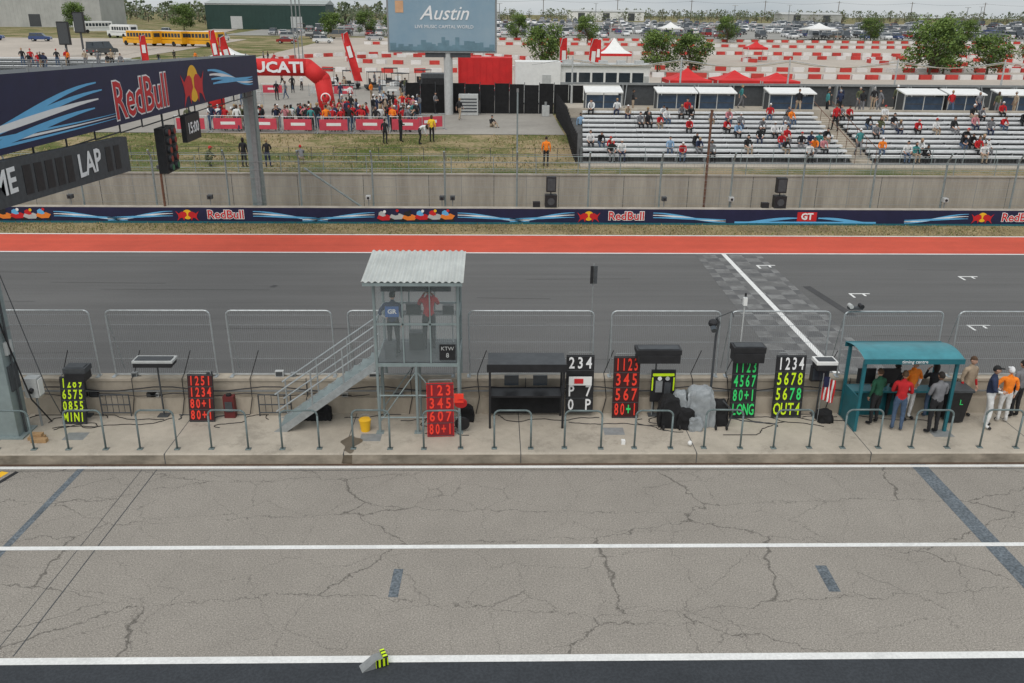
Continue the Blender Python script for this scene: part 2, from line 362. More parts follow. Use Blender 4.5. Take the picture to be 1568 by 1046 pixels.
for z in (.75,1.4): b.cyl((X0,Y0,z),(X1,Y0,z),.022,m_steelp)
tower=b.done('marshal_observation_tower')
b=MB()
for (x0,x1) in ((X0+.05,X0+.69),(X0+.75,X0+1.4),(X0+1.46,X1-.05)): b.box(x0,x1,Y0-.005,Y0+.005,F+.02,F+1.03,m_glass); b.box(x0,x1,Y0-.005,Y0+.005,F+1.12,T-.02,m_glass)
b.box(X0-.005,X0+.005,Y0+.9,Y1,F+.02,T,m_glass); b.box(X1-.005,X1+.005,Y0,Y1,F+.02,T,m_glass)
b.done('glazing',parent=tower)
b=MB(); n=84; rx0,rx1=-3.34,-.76
def roof(u,v):
    x=rx0+(rx1-rx0)*u; return (x,20.98+2.35*v,4.66+.2*v+.022*math.sin(u*2*math.pi*16))
b.grid(n*2,2,roof,M('corrugated_roof_sheet',(.52,.54,.51),.4,.15,1.2,.2)); 
b.done('corrugated_roof',parent=tower)
b=MB(); b.box(rx0+.03,rx1-.03,20.99,21.04,4.55,4.63,m_steelp); b.box(rx0+.05,rx1-.05,23.25,23.3,4.73,4.83,m_steelp)
b.box(-2.9,-1.1,21.35,21.4,4.3,4.5,m_dgrey); 
b.box(X0+.2,X1-.1,22.65,22.95,F+.85,F+.9,m_grey); b.box(-2.4,-2.0,22.6,22.8,F+.9,F+1.2,m_black); b.box(-1.4,-1.1,22.6,22.8,F+.9,F+1.15,m_black)
b.box(-2.9,-2.6,21.6,21.9,F,F+.4,m_dgrey); b.box(-2.3,-1.9,22.2,22.5,F,F+.5,m_black); b.box(-1.42,-1.0,21.24,21.27,2.45,2.88,m_black)
b.done('tower_fittings',parent=tower)
text("KTW",(-1.21,21.23,2.77),.15,m_lgrey,tower); text("8",(-1.21,21.23,2.58),.18,m_lgrey,tower)
b=MB(); sx0,sx1=-5.85,-3.12; n=11
for yy in (21.35,22.2):
    a=Vector((sx0,yy,.36)); c=Vector((sx1,yy,F-.06)); 
    b.add([(sx0-.12,yy-.02,.3),(sx0+.22,yy-.02,.3),(sx1,yy-.02,F-.22),(sx1,yy-.02,F+.02),(sx0-.12,yy+.02,.3),(sx0+.22,yy+.02,.3),(sx1,yy+.02,F-.22),(sx1,yy+.02,F+.02)],[(0,1,2,3),(7,6,5,4),(0,4,5,1),(1,5,6,2),(2,6,7,3),(3,7,4,0)],m_steel)
    for k in (0.03,.36,.68,1.0):
        p=a.lerp(c,k); b.cyl(p,p+Vector((0,0,1.05)),.022,m_steel)
    for h in (.55,1.05): b.cyl(a+Vector((0,0,h)),c+Vector((0,0,h)),.022,m_steel)
    b.cyl(c+Vector((0,0,1.05)),(X0,yy,F+1.05),.02,m_steel)
for i in range(n):
    k=(i+.7)/n; x=sx0+(sx1-sx0)*k; z=.3+(F-.3)*k; b.box(x-.14,x+.12,21.37,22.18,z-.03,z,m_steelp)
b.done('metal_staircase')

# ------------------------------------------------------------ pit boards
def board(loc,w,h,rows,lean=6,yaw=0,frame=m_black,colors=None,extra=None,face=m_black):
    b=MB(); b.box(-w/2,w/2,-.02,.02,0,h,frame)
    b.box(-w/2+.02,w/2-.02,-.027,-.0205,.02,h-.02,face)
    nr=len(rows); rh=(h-.06)/nr
    for i in range(nr+1):
        z=.03+i*rh; b.box(-w/2,w/2,-.034,-.028,z-.008,z+.008,m_dgrey)
    b.cyl((-w/2+.06,0,h),(-w/2+.06,0,h+.08),.012,m_grey); b.cyl((w/2-.06,0,h),(w/2-.06,0,h+.08),.012,m_grey); b.cyl((-w/2+.06,0,h+.08),(w/2-.06,0,h+.08),.014,m_grey)
    o=b.done('pit_board',loc=loc,rot=(rad(-lean),0,rad(yaw)))
    for i,rw in enumerate(rows):
        mat=(colors[i] if colors else m_neon); z=h-.03-(i+.5)*rh; nc=len(rw)
        for j,ch in enumerate(rw):
            if ch==' ': continue
            m2=mat
            if isinstance(mat,(list,tuple)): m2=mat[j%len(mat)]
            cw=(w-.06)/nc; text(ch,(-w/2+.03+cw*(j+.5),-.034,z),rh*1.12,m2,o,bold=.008,local=True,sx=min(1.05,cw/(rh*.80)),name='digit')
    return o
NY,NG,NR,W=m_neon,m_neong,m_neonr,m_wht2
board((-11.55,21.85,.3),.66,1.33,["1289","6575","0855","MINI"],12,0)
board((-8.1,21.98,.3),.7,1.35,["1251","1234","80+1","80+1"],11,0,colors=[NR]*4,face=M('dark_red_panel',(.05,.008,.008),.6,.2,4))
board((-1.42,21.05,.3),.72,1.5,["123","345","607","80+1"],8,3,colors=[NR,NR,NR,NR],face=M('red_panel',(.22,.01,.015),.6,.2,4),frame=m_redp)
board((2.42,22.3,.42),.78,1.72,["234","","P 7","0 P"],3,0,colors=[W,W,W,W])
board((3.72,22.2,.3),.74,1.82,["1123","345","567","80+1"],5,0,colors=[NR,NR,NR,[NR,NR,NG,NR]],face=M('dark_red_panel2',(.05,.008,.008),.6,.2,4))
board((7.05,22.2,.3),.72,1.75,["1123","4567","80+1","LONG"],5,0,colors=[NG]*4)
board((8.32,22.2,.3),.84,1.85,["1234","5678","5678","OUT4"],5,0,colors=[W,NY,[NY,NY,NG,NG],NY])
b=MB(); b.box(2.1,2.74,22.2,22.24,1.3,1.55,m_wht); b.box(2.25,2.5,22.18,22.2,1.36,1.5,m_redp); b.done('team_name_plate')
b=MB()
b.box(4.42,5.1,22.3,22.36,.75,1.72,m_black); b.box(4.46,5.06,22.29,22.3,1.54,1.62,m_neon); b.box(4.44,4.48,22.29,22.3,1.1,1.5,m_neon); b.box(5.04,5.08,22.29,22.3,1.1,1.5,m_neon); b.box(4.55,4.74,22.28,22.3,1.05,1.4,m_grey); b.box(4.8,4.98,22.28,22.3,1.0,1.35,m_dgrey)
b.cyl((4.5,22.33,.3),(4.5,22.33,.8),.02,m_grey); b.cyl((5.0,22.33,.3),(5.0,22.33,.8),.02,m_grey)
b.cyl((4.65,22.27,1.48),(4.65,22.25,1.48),.06,m_wht,n=14); b.cyl((4.87,22.27,1.48),(4.87,22.25,1.48),.06,m_lgrey,n=14); b.done('timing_equipment_rack')
b=MB(); b.cyl((-.88,21.2,1.2),(-.88,21.25,1.22),.17,m_redp,n=20); b.box(-1.05,-.8,21.15,21.2,1.25,1.5,m_neonr); b.cyl((-.85,21.3,.55),(-.85,21.36,.56),.2,m_black,n=20); b.done('spare_board_numbers')

def monitor(x,z,w,d=.45,h=.14,y=22.3,m=m_lgrey,pole=True):
    b=MB(); b.box(x-w/2,x+w/2,y-d/2,y+d/2,z,z+h*.5,m); b.box(x-w/2+.03,x+w/2-.03,y-d/2-.02,y+d/2-.03,z-h*.8,z,m_black)
    b.box(x-w/2+.06,x+w/2-.06,y-d/2+.05,y+d/2-.1,z+h*.5,z+h*.5+.02,m_dgrey)
    if pole: b.cyl((x,y+.1,.3),(x,y+.1,z),.025,m_dgrey); b.box(x-.15,x+.15,y-.05,y+.2,.3,.33,m_dgrey)
    return b.done('timing_monitor',bevel=.008)
monitor(-9.3,2.0,1.1); monitor(4.55,2.25,1.25,m=m_black,h=.3); monitor(-11.45,1.7,.6,m=m_dgrey,h=.3); monitor(7.05,2.3,.9,h=.35,m=m_black); monitor(9.25,1.95,.6,h=.2,m=m_wht)
b=MB(); b.box(8.95,9.45,22.35,22.5,1.35,1.8,m_black); b.box(8.98,9.42,22.33,22.35,1.4,1.76,m_glassd); b.done('small_display_screen')
b=MB()
b.box(-.15,1.95,21.5,22.4,2.12,2.2,m_dgrey); b.box(-.18,1.98,21.47,21.5,2.0,2.22,m_black)
for x in (-.1,1.9):
    b.box(x-.03,x+.03,21.52,21.58,.3,2.12,m_black); b.box(x-.03,x+.03,22.32,22.38,.3,2.12,m_black); b.box(x-.02,x+.02,21.55,22.35,1.2,1.26,m_black)
b.box(-.07,1.87,22.3,22.33,.4,1.2,m_blackm); b.box(-.07,1.87,21.75,22.33,1.13,1.18,m_black); b.box(-.07,1.87,22.34,22.36,1.9,2.05,m_dgrey)
b.box(.3,.7,22.2,22.25,1.3,1.6,m_glassd); b.box(1.1,1.5,22.2,22.25,1.3,1.6,m_glassd)
b.done('pit_wall_timing_stand')
def draped(name,x,y,sx,sy,sz,m,seed,sag=.5):
    b=MB(); e=.38
    def fn(u,v):
        a=2*math.pi*u; t=v*math.pi/2
        sg=lambda q,p:math.copysign(abs(q)**p,q)
        cx=sg(math.cos(a),e); cy=sg(math.sin(a),e); c=max(0,math.cos(t))**.35; s=math.sin(t)**.6
        p=Vector((x+sx*c*cx,y+sy*c*cy,.3+sz*s))
        fl=1+.16*(1-v)*math.sin(9*a+seed)*(.4+.6*math.sin(3*a+seed*2))
        p.x=x+(p.x-x)*fl; p.y=y+(p.y-y)*fl
        d=mnoise.noise_vector(p*5+Vector((seed*3,0,0)))*.045+mnoise.noise_vector(p*13)*.02
        p+=d; p.z=max(.302,p.z-.10*sag*(1-abs(mnoise.noise(Vector((p.x*3,p.y*3,seed)))))*v); return tuple(p)
    b.grid(72,22,fn,m); return b.done(name,smooth=True)
draped('covered_equipment',4.88,21.75,.30,.26,.92,m_blackm,1); draped('covered_equipment',5.72,21.85,.40,.30,1.15,m_tarpg,2); draped('covered_equipment',5.3,21.62,.24,.2,.62,m_blackm,3); draped('covered_equipment',6.28,21.85,.22,.24,.75,m_blackm,5)
draped('covered_equipment',5.55,21.45,.20,.15,.40,m_tarpg,6); draped('covered_equipment',5.15,21.8,.2,.2,1.05,m_tarpg,7)
b=MB(); 
for x in (4.65,5.1,5.5,6.1,6.4):
    b.cyl((x,21.4,.38),(x+.04,21.4,.38),.07,m_tyre,n=12)
b.path([(6.5,21.6,.31),(6.6,21.55,.8),(6.3,21.6,1.1)],.02,m_dgrey); b.done('trolley_wheels')
draped('equipment_bag',-4.9,22.2,.35,.2,.4,m_blackm,8); draped('equipment_bag',9.35,22.0,.2,.2,.35,m_blackm,9); draped('equipment_bag',-.75,22.1,.2,.2,.45,m_blackm,12)

b=MB(); kx0,kx1=9.95,12.45
def kro(u,v):
    x=kx0-.1+(kx1-kx0+.2)*u; return (x,21.2+1.3*v,2.42+.18*math.sin(math.pi*(.12+.76*v)))
b.grid(2,10,kro,m_teal2)
b.box(kx0-.1,kx1+.1,21.16,21.2,2.36,2.5,m_teal); b.box(kx0-.1,kx1+.1,22.5,22.54,2.36,2.5,m_teal)
for x in (kx0,kx1): b.box(x-.04,x+.04,21.3,21.38,.3,2.4,m_teal); b.box(x-.04,x+.04,22.35,22.43,.3,2.4,m_teal)
b.box(kx0-.02,kx0+.02,21.38,22.35,.3,1.3,m_teal); b.box(kx0,kx1-.9,22.37,22.41,.3,1.25,m_teal); b.box(kx0,kx1,21.9,22.35,1.2,1.25,m_teal)
b.box(kx0+.2,kx0+.7,22.1,22.15,1.4,1.85,m_black); b.box(kx0+.9,kx0+1.4,22.1,22.15,1.4,1.85,m_black)
kio=b.done('teal_timing_kiosk'); text("timing centre",(11.2,21.15,2.43),.13,m_wht2,kio)
b=MB(); b.add([(12.75,21.8,.35),(13.2,21.8,.35),(13.2,22.2,.35),(12.75,22.2,.35),(12.68,21.7,1.3),(13.27,21.7,1.3),(13.27,22.3,1.3),(12.68,22.3,1.3)],[(0,1,5,4),(1,2,6,5),(2,3,7,6),(3,0,4,7),(3,2,1,0)],m_black)
b.box(12.65,13.3,21.66,22.34,1.3,1.36,m_dgrey); b.cyl((12.72,22.25,.42),(12.78,22.25,.42),.12,m_tyre,n=14); b.cyl((13.17,22.25,.42),(13.23,22.25,.42),.12,m_tyre,n=14); b.cyl((12.8,22.36,1.25),(13.15,22.36,1.25),.02,m_black)
bn=b.done('wheelie_bin'); text("L",(12.98,21.68,1.0),.22,m_neong,bn)
b=MB(); b.cyl((-3.5,21.42,.3),(-3.5,21.42,.62),.12,m_yel,r2=.16,n=20); b.cyl((-3.5,21.42,.62),(-3.5,21.42,.64),.17,m_yel,n=20); b.path([(-3.66,21.42,.62),(-3.62,21.42,.75),(-3.5,21.42,.8),(-3.38,21.42,.75),(-3.34,21.42,.62)],.008,m_grey); b.done('yellow_bucket')
m_wet=M('wet_concrete',(.13,.105,.075),.3,.2,3)
b=MB(); b.grid(28,3,lambda u,v:(-3.78+v*math.cos(2*math.pi*u)*(.22+.07*math.sin(6*math.pi*u)+.04*math.sin(10*math.pi*u)),20.62+.48*v*math.sin(2*math.pi*u)*(1+.15*math.sin(8*math.pi*u)),.304),m_wet); b.poly([(-3.95,20.066,.03),(-3.68,20.066,.01),(-3.66,20.066,.27),(-3.88,20.066,.27)],m_wet); b.done('water_stain')
b=MB(); b.box(-12.35,-11.95,20.85,21.05,.3,.38,m_wood); b.box(-12.2,-11.8,20.7,20.85,.3,.4,m_wood); b.box(-12.3,-12.0,20.9,21.05,.38,.46,m_wood); b.done('wood_block_stack')
b=MB(); b.box(-12.6,-12.25,21.6,21.9,1.2,1.75,m_lgrey); b.box(-12.24,-12.22,21.63,21.87,1.25,1.7,m_wht); b.cyl((-12.4,21.75,.3),(-12.4,21.75,1.2),.03,m_grey); b.cyl((-12.4,21.6,1.45),(-12.4,21.5,1.4),.06,m_black); b.done('electrical_box')
b=MB(); b.cyl((9.15,22.0,.3),(9.15,22.0,1.75),.012,m_grey)
for i in range(7): b.grid(1,6,lambda u,v,i=i:(9.17+.05*i+.05*u*1,22.0+.03*math.sin(v*5+i*1.3),.95+.7*v-.02*i),m_redp if i%2==0 else m_wht)
b.box(9.165,9.32,21.96,21.965,1.35,1.66,m_navy); b.done('striped_flag')
b=MB(); b.path([(6.15,22.4,.3),(6.15,22.4,2.7),(6.2,22.4,3.1),(6.1,22.35,3.25)],.035,m_dgrey,8); b.sphere((5.98,22.2,3.15),.13,.13,.12,m_black); b.cyl((5.98,22.2,3.1),(5.98,22.0,3.0),.08,m_glassd,n=12); b.path([(6.1,22.35,3.25),(6.5,22.3,3.45),(6.55,22.25,3.3)],.015,m_dgrey); b.done('camera_on_pole')
b=MB(); b.cyl((6.95,22.7,.8),(6.95,22.7,3.6),.02,m_lgrey); b.box(6.90,7.0,22.64,22.76,3.5,3.72,m_wht); b.cyl((6.95,22.7,3.75),(6.95,22.7,3.85),.03,m_black); b.done('antenna_pole')
b=MB(); b.box(9.9,10.3,22.75,22.9,3.35,3.42,m_dgrey); b.cyl((9.95,22.7,3.45),(9.95,22.9,3.45),.06,m_lgrey,n=10); b.cyl((10.25,22.7,3.45),(10.25,22.9,3.45),.06,m_black,n=10); b.done('fence_camera')
b=MB(); b.cyl((2.75,22.95,1.3),(2.75,22.95,4.6),.02,m_grey); b.box(2.66,2.74,22.9,22.94,4.05,4.55,m_black); b.box(2.76,2.85,22.9,22.94,4.05,4.55,m_dgrey); b.done('direction_sign_on_pole')
b=MB(); b.box(3.4,3.5,20.55,20.65,.3,.42,m_wht); b.sphere((5.2,20.45,.4),.06,.06,.07,m_wht); b.done('floor_light_fitting')
rc=random.Random(3); b=MB()
def squiggle(x,y,L,r=.011,m=m_black):
    pts=[]; a=rc.uniform(0,6)
    for i in range(34):
        pts.append((x,y,.312)); a+=rc.uniform(-.7,.75); x+=L*math.cos(a); y+=L*.55*math.sin(a); y=min(22.4,max(21.1,y))
    b.path(pts,r,m,5)
for (x,y) in ((-12.3,21.9),(-12.0,22.2),(-10.8,22.2),(-9.2,22.1),(-9,22.2),(-6.3,22.1),(-4.2,22.2),(-2.6,22.0),(-1.2,22.2),(2.1,21.9),(3.0,22.2),(4.2,22.1),(6.6,22.0),(7.8,21.7),(8.2,21.9),(9.2,21.6),(9.6,22.0),(8.8,22.2)): squiggle(x,y,.11)
for (x,y) in ((-8.8,22.1),(7.9,21.6)): squiggle(x,y,.12,.018,m_dgrey)
for x in (-12.2,-10.2,-8.8,-6.9,-2.4,-.5,3.1,5.6,6.6,9.5): b.path([(x,22.45,.31),(x+.1,22.46,.8),(x+.05,22.6,1.33),(x+.05,22.84,1.4),(x+.3,22.84,2.1)],.012,m_black,5)
b.path([(x*.5-13,22.47,1.08+.07*math.sin(x*1.05)) for x in range(0,54)],.018,m_black,5)
b.path([(x*.5-13,22.47,.9+.05*math.sin(x*1.6+1)) for x in range(0,20)],.012,m_black,5)
b.done('cable_bundle')
rb=random.Random(14)
for i in range(12):
    x=rb.uniform(-12,9.5); w=rb.uniform(.12,.3); z=rb.choice([.78,1.32]); y=22.58 if z<1 else 22.75
    b=MB(); h=rb.uniform(.08,.2); b.box(x,x+w,y,y+.12,z,z+h,rb.choice([m_black,m_dgrey,m_lgrey,m_grey])); b.box(x+.02,x+w-.02,y-.004,y,z+.02,z+h-.02,m_dgrey); b.cyl((x+w,y+.05,z+.03),(x+w+.1,y+.05,z+.02),.01,m_black,n=5); b.done('junction_box')
b=MB()
for (x0,x1) in ((-11.0,-10.2),(-6.6,-5.7)):
    for x in (x0,x1): b.cyl((x,22.35,.3),(x,22.35,.95),.02,m_dgrey)
    for z in (.4,.65,.95): b.cyl((x0,22.35,z),(x1,22.35,z),.02,m_dgrey)
    for k in range(6): b.cyl((x0+(x1-x0)*k/5,22.35,.4),(x0+(x1-x0)*k/5,22.35,.95),.01,m_dgrey)
b.done('equipment_rack')
b=MB(); b.box(-7.55,-7.25,22.2,22.4,.3,.95,M('maroon_case',(.12,.02,.02),.6,.2,4)); b.box(-7.5,-7.3,22.18,22.2,.5,.8,m_dgrey); b.cyl((-7.4,22.3,.95),(-7.4,22.3,1.0),.08,m_black); b.done('equipment_case')
b=MB(); b.add([(-.28,-.1,.0),(.1,-.1,.0),(.1,.1,.0),(-.28,.1,.0),(-.02,-.1,.16),(.12,-.1,.16),(.12,.1,.16),(-.02,.1,.16)],[(0,1,5,4),(1,2,6,5),(2,3,7,6),(3,0,4,7),(3,2,1,0),(4,5,6,7)],m_grey)
b.box(.121,.2,-.12,.12,0,.2,m_neon)
for k in range(3): b.box(.119,.202,-.122+k*.085,-.09+k*.085,.0,.203,m_black)
b.box(-.03,.2,-.123,-.121,.02,.19,m_neon)
for k in range(3): b.box(-.02+k*.08,.02+k*.08,-.127,-.1235,.02,.19,m_black)
b.done('lane_marker_block',loc=(-2.12,12.62,.0),rot=(0,0,rad(25)))

# ------------------------------------------------------------ gantry
b=MB()
b.box(-13.35,-12.65,21.0,21.6,.3,7.6,m_steelp); b.box(-13.5,-12.5,20.9,21.7,.3,.34,m_steelp)
b.box(-12.65,-12.6,21.1,21.5,1.6,2.3,m_dgrey); b.box(-12.65,-12.58,21.15,21.45,2.6,2.95,m_lgrey); b.cyl((-12.6,21.3,.3),(-12.6,21.3,5),.03,m_dgrey); b.box(-13.36,-12.64,20.99,21.61,3.2,3.28,m_grey)
b.box(-13.55,-12.95,48.7,49.3,0,8.4,m_steelp); b.box(-13.25,-13.0,48.55,48.7,0,8.0,m_grey)
ya,yb=17.0,48.6
def zb(y): return 7.52+(7.1-7.52)*(y-21)/(48.6-21)
def zt(y): return 9.5+(8.83-9.5)*(y-21)/(48.6-21)
xf,xb=-12.6,-14.0
b.add([(xf,ya,zb(ya)),(xf,yb,zb(yb)),(xf,yb,zt(yb)),(xf,ya,zt(ya)),(xb,ya,zb(ya)),(xb,yb,zb(yb)),(xb,yb,zt(yb)),(xb,ya,zt(ya))],[(0,1,2,3),(7,6,5,4),(1,5,6,2),(0,4,5,1),(4,0,3,7)],m_navy)
b.add([(xf,ya,zt(ya)),(xf,yb,zt(yb)),(xb,yb,zt(yb)),(xb,ya,zt(ya))],[(0,1,2,3)],m_dgrey)
for i in range(16):
    y=ya+i*2; b.cyl((xf-.1,y,zt(y)),(xf-.1,y,zt(y)+.12),.03,m_grey); b.cyl((xf-.35,y,zb(y)),(xf-.35,y,zb(y)-.35),.03,m_dgrey); b.cyl((xf-.35,y,zb(y)-.35),(xf-.35,min(yb,y+2),zb(y)-.35),.025,m_dgrey)
gan=b.done('track_gantry')
def ribbon(b,plane,pts,m,d=0):
    n=len(pts)
    for i in range(n-1):
        (p0,q0,w0),(p1,q1,w1)=pts[i],pts[i+1]
        b.poly([plane(p0,q0-w0/2,d),plane(p1,q1-w1/2,d),plane(p1,q1+w1/2,d),plane(p0,q0+w0/2,d)],m)
def curve(p0,q0,p1,q1,w0,w1,n=14):
    o=[]
    for i in range(n+1):
        t=i/n; s=t*t*(3-2*t); o.append((p0+(p1-p0)*t,q0+(q1-q0)*s,(w0+(w1-w0)*t)*(.25+.75*math.sin(math.pi*min(1,max(.05,t)))) ))
    return o
pg=lambda p,q,d=0:(xf+.006+d,p,q)
def disc(b,plane,p,q,r,m,d=0,n=24,sx=1): b.poly([plane(p+r*sx*math.cos(2*math.pi*i/n),q+r*math.sin(2*math.pi*i/n),d) for i in range(n)],m)
def bull(b,plane,p,q,s,sg,m,d):
    pts=[(.06,.0),(.12,.3),(.3,.42),(.6,.40),(.9,.22),(1.25,.5),(1.0,.08),(.95,-.2),(1.15,-.6),(.8,-.28),(.55,-.22),(.4,-.55),(.28,-.18)]
    pp=[plane(p+sg*x*s,q+y*s,d) for x,y in pts]
    if sg<0: pp=pp[::-1]
    b.poly(pp,m)
b=MB()
for k,(o,m) in enumerate(((0,m_lblue),(.17,m_lblue),(.34,m_wht2),(-.17,m_lblue))):
    ribbon(b,pg,[(p,q,w) for p,q,w in curve(19.5+k*.2,8.0+o*.7-.2,29.2-.35*abs(k-1),8.75-.25*k+.1,.20,.17)],m,.001*k)
for k,o in enumerate((0,.14,.26)): ribbon(b,pg,curve(17.2,7.75+o,30,7.62+o*.6,.09,.05),m_wht2 if k%2 else m_lblue,.001*k)
for k in range(4): ribbon(b,pg,curve(40.2+.2*k,8.55-.2*k,47.5,7.75+.12*k-.3,.2,.15),(m_lblue,m_wht2,m_lblue,m_lblue)[k],.001*k)
disc(b,pg,38.1,8.15,.74,m_yel,.002)
bull(b,pg,38.1,8.0,1.2,-1,m_redp,.004); bull(b,pg,38.1,8.0,1.2,1,m_redp,.005)
b.done('banner_print',parent=gan)
rX=(math.pi/2,0,math.pi/2)
text("RedBull",(xf+.012,32.5,8.1),1.75,m_wht2,gan,rot=rX,bold=.065,sx=.95); text("RedBull",(xf+.024,32.5,8.1),1.75,m_redp,gan,rot=rX,bold=.014,sx=.95)
b=MB(); by0,by1=17.5,30.1
def z5(y): return 5.86+(6.3-5.86)*(30.1-y)/8.7
def lb(x,y0,y1,h0,h1,m): b.add([(x,y0,z5(y0)+h0),(x,y1,z5(y1)+h0),(x,y1,z5(y1)+h1),(x,y0,z5(y0)+h1),(x-.3,y0,z5(y0)+h0),(x-.3,y1,z5(y1)+h0),(x-.3,y1,z5(y1)+h1),(x-.3,y0,z5(y0)+h1)],[(0,1,2,3),(7,6,5,4),(1,5,6,2),(0,4,5,1),(4,0,3,7),(3,2,6,7)],m)
lb(-12.4,by0,by1,0,1.15,m_dgrey)
for y in (23.2,23.8,24.4,25.0,25.6,28.3,28.95): lb(-12.39,y,y+.42,.18,.95,m_black)
lapb=b.done('lap_time_board')
text("LAP",(-12.38,27.1,z5(27.1)+.57),.95,m_wht2,lapb,rot=rX,bold=.02); text("TIME",(-12.38,21.85,z5(21.85)+.57),.9,m_wht2,lapb,rot=rX,bold=.02)
b=MB()
b.box(-12.9,-12.55,33.9,35.2,5.1,6.8,m_black)
m_gl=M('green_lens',(.02,.13,.06),.3,.1,3); m_rl=M('red_lens',(.25,.02,.02),.3,.1,3)
for r in range(5):
    for c in range(2):
        y=34.25+.6*c; z=5.3+.33*r; b.cyl((-12.55,y,z),(-12.45,y,z),.14,m_dgrey,n=14); b.cyl((-12.45,y,z),(-12.44,y,z),.12,(m_rl if r>0 else m_gl) ,n=14)
b.cyl((-12.75,34.5,6.8),(-12.75,34.5,7.4),.04,m_dgrey); b.done('start_light_signal')
b=MB(); b.box(-12.7,-12.5,36.3,38.1,5.95,7.0,m_black); b.cyl((-12.6,37.2,7),(-12.6,37.2,7.35),.03,m_dgrey); sg=b.done('clock_sign')
text("15:00",(-12.49,37.2,6.45),.62,m_wht2,sg,rot=rX,bold=.01)
b=MB(); b.path([(-13.0,20.9,7),(-12.6,21.2,3.2),(-12.4,21.5,1.2),(-12.2,21.9,.35)],.02,m_black); b.path([(-12.7,21.0,7),(-12.0,21.6,1.5),(-11.9,22.0,.35)],.012,m_dgrey); b.done('hanging_cable')

# ------------------------------------------------------------ barrier with banners
b=MB(); b.box(-120,120,47.65,48.25,0,.86,m_farwall); b.poly([(-120,47.64,.05),(120,47.64,.05),(120,47.64,.87),(-120,47.64,.87)],m_navy); b.box(-120,120,47.6,47.66,.0,.10,m_teal)
bar=b.done('trackside_barrier')
pb=lambda p,q,d=0:(p,47.632-d,q)
b=MB(); 
def logo(x):
    disc(b,pb,x-1.5,.48,.27,m_yel,.002); bull(b,pb,x-1.5,.42,.52,-1,m_redp,.004); bull(b,pb,x-1.5,.42,.52,1,m_redp,.005)
    text("RedBull",(x+.6,47.62,.47),.66,m_wht2,bar,bold=.04); text("RedBull",(x+.6,47.612,.47),.66,m_redp,bar,bold=.008)
    for k in range(3):
        ribbon(b,pb,curve(x-5.9,.14+.08*k,x-2.3,.66-.13*k,.12,.09),(m_lblue,m_wht2,m_lblue)[k],.001*k)
        ribbon(b,pb,curve(x+2.1,.66-.13*k,x+6.2,.14+.08*k,.12,.09),(m_lblue,m_wht2,m_lblue)[k],.001*k)
for x in (-37.6,-15.4,6.8,29.0,51): logo(x)
def bikes(x):
    r=random.Random(int(x*10))
    for k in range(6):
        cx=x+k*.7-1.8; hz=r.uniform(-.04,.05)
        disc(b,pb,cx-.22,.24,.13,m_black,.002+.001*k,12); disc(b,pb,cx+.28,.24,.13,m_black,.002+.001*k,12)
        cA,cB=((m_redp,m_lgrey),(m_lgrey,m_navy),(m_orange,m_black),(m_redp,m_lblue),(m_lgrey,m_redp),(m_orange,m_lblue))[k]
        b.poly([pb(cx+dx,.42+dz+hz,.008+.001*k) for dx,dz in ((-.38,-.08),(-.1,-.2),(.3,-.18),(.45,.02),(.2,.14),(-.05,.10),(-.25,.16))],cA)
        b.poly([pb(cx+dx,.42+dz+hz,.0085+.001*k) for dx,dz in ((-.28,.1),(-.05,.02),(.12,.06),(.05,.28),(-.12,.33),(-.26,.25))],cB)
        disc(b,pb,cx+.06,.72+hz,.085,(m_wht2,m_redp,m_black,m_wht2,m_yel,m_redp)[k],.018,10)
    for sg2 in (-1,1):
        for k in range(3):
            ribbon(b,pb,curve(x+2.3,.62-.12*k,x+6.3,.14+.07*k,.11,.09) if sg2>0 else curve(x-6.3,.14+.07*k,x-2.3,.62-.12*k,.11,.09),(m_lblue,m_wht2,m_lblue)[k],.001*k)
bikes(-4.3); bikes(-26.5); bikes(40)
b.poly([pb(17.0,.22,.004),pb(18.1,.22,.004),pb(18.1,.74,.004),pb(17.0,.74,.004)],m_redp)
ribbon(b,pb,curve(13.5,.12,17,.4,.1,.2),m_lblue,.002); ribbon(b,pb,curve(18.2,.4,21.5,.12,.2,.1),m_lblue,.002); b.poly([pb(13.5,.11,.001),pb(21.5,.11,.001),pb(21.5,.2,.001),pb(13.5,.2,.001)],m_lblue)
b.done('banner_print',parent=bar)
text("GT",(17.55,47.615,.48),.5,m_wht2,bar,bold=.02)
b=MB(); yf=48.6
for i in range(-20,24):
    x=1.3+4.03*i; b.cyl((x,yf,0),(x,yf,3.4),.055,m_steelp,n=6); b.cyl((x,yf,3.4),(x,yf-.35,3.9),.05,m_steelp,n=6)
for z in (1.0,1.45,1.9,2.35,2.8,3.25): b.cyl((-80,yf-.06,z),(95,yf-.06,z),.012,m_dkwire,n=4,caps=False)
b.cyl((-80,yf-.3,3.75),(95,yf-.3,3.75),.012,m_dkwire,n=4,caps=False)
for i in range(1150):
    x=-80+i*.152; b.cyl((x,yf-.06,.85),(x,yf-.06,3.3),.0035,m_dkwire,n=3,caps=False)
for k in range(16):
    z=.95+k*.15; b.cyl((-80,yf-.05,z),(95,yf-.05,z),.0035,m_dkwire,n=3,caps=False)
b.cyl((-10.5,yf,2.9),(-7.0,yf+.1,.4),.06,m_steelp,n=6); b.cyl((45,yf,3.2),(43,yf,.4),.06,m_steelp,n=6)
b.done('catch_fence')
b=MB(); b.cyl((12.0,48.9,0),(12.0,48.9,6.1),.07,m_brown,n=8); b.cyl((12.0,48.9,6.1),(12.0,48.9,6.14),.09,m_brown,n=8); b.done('brown_pole')
b=MB(); b.cyl((1.3,48.9,0),(1.3,48.9,7.2),.045,m_steelp,n=8); b.cyl((1.3,48.9,7.0),(1.3,48.9,7.2),.06,m_grey,n=8); b.done('steel_mast')
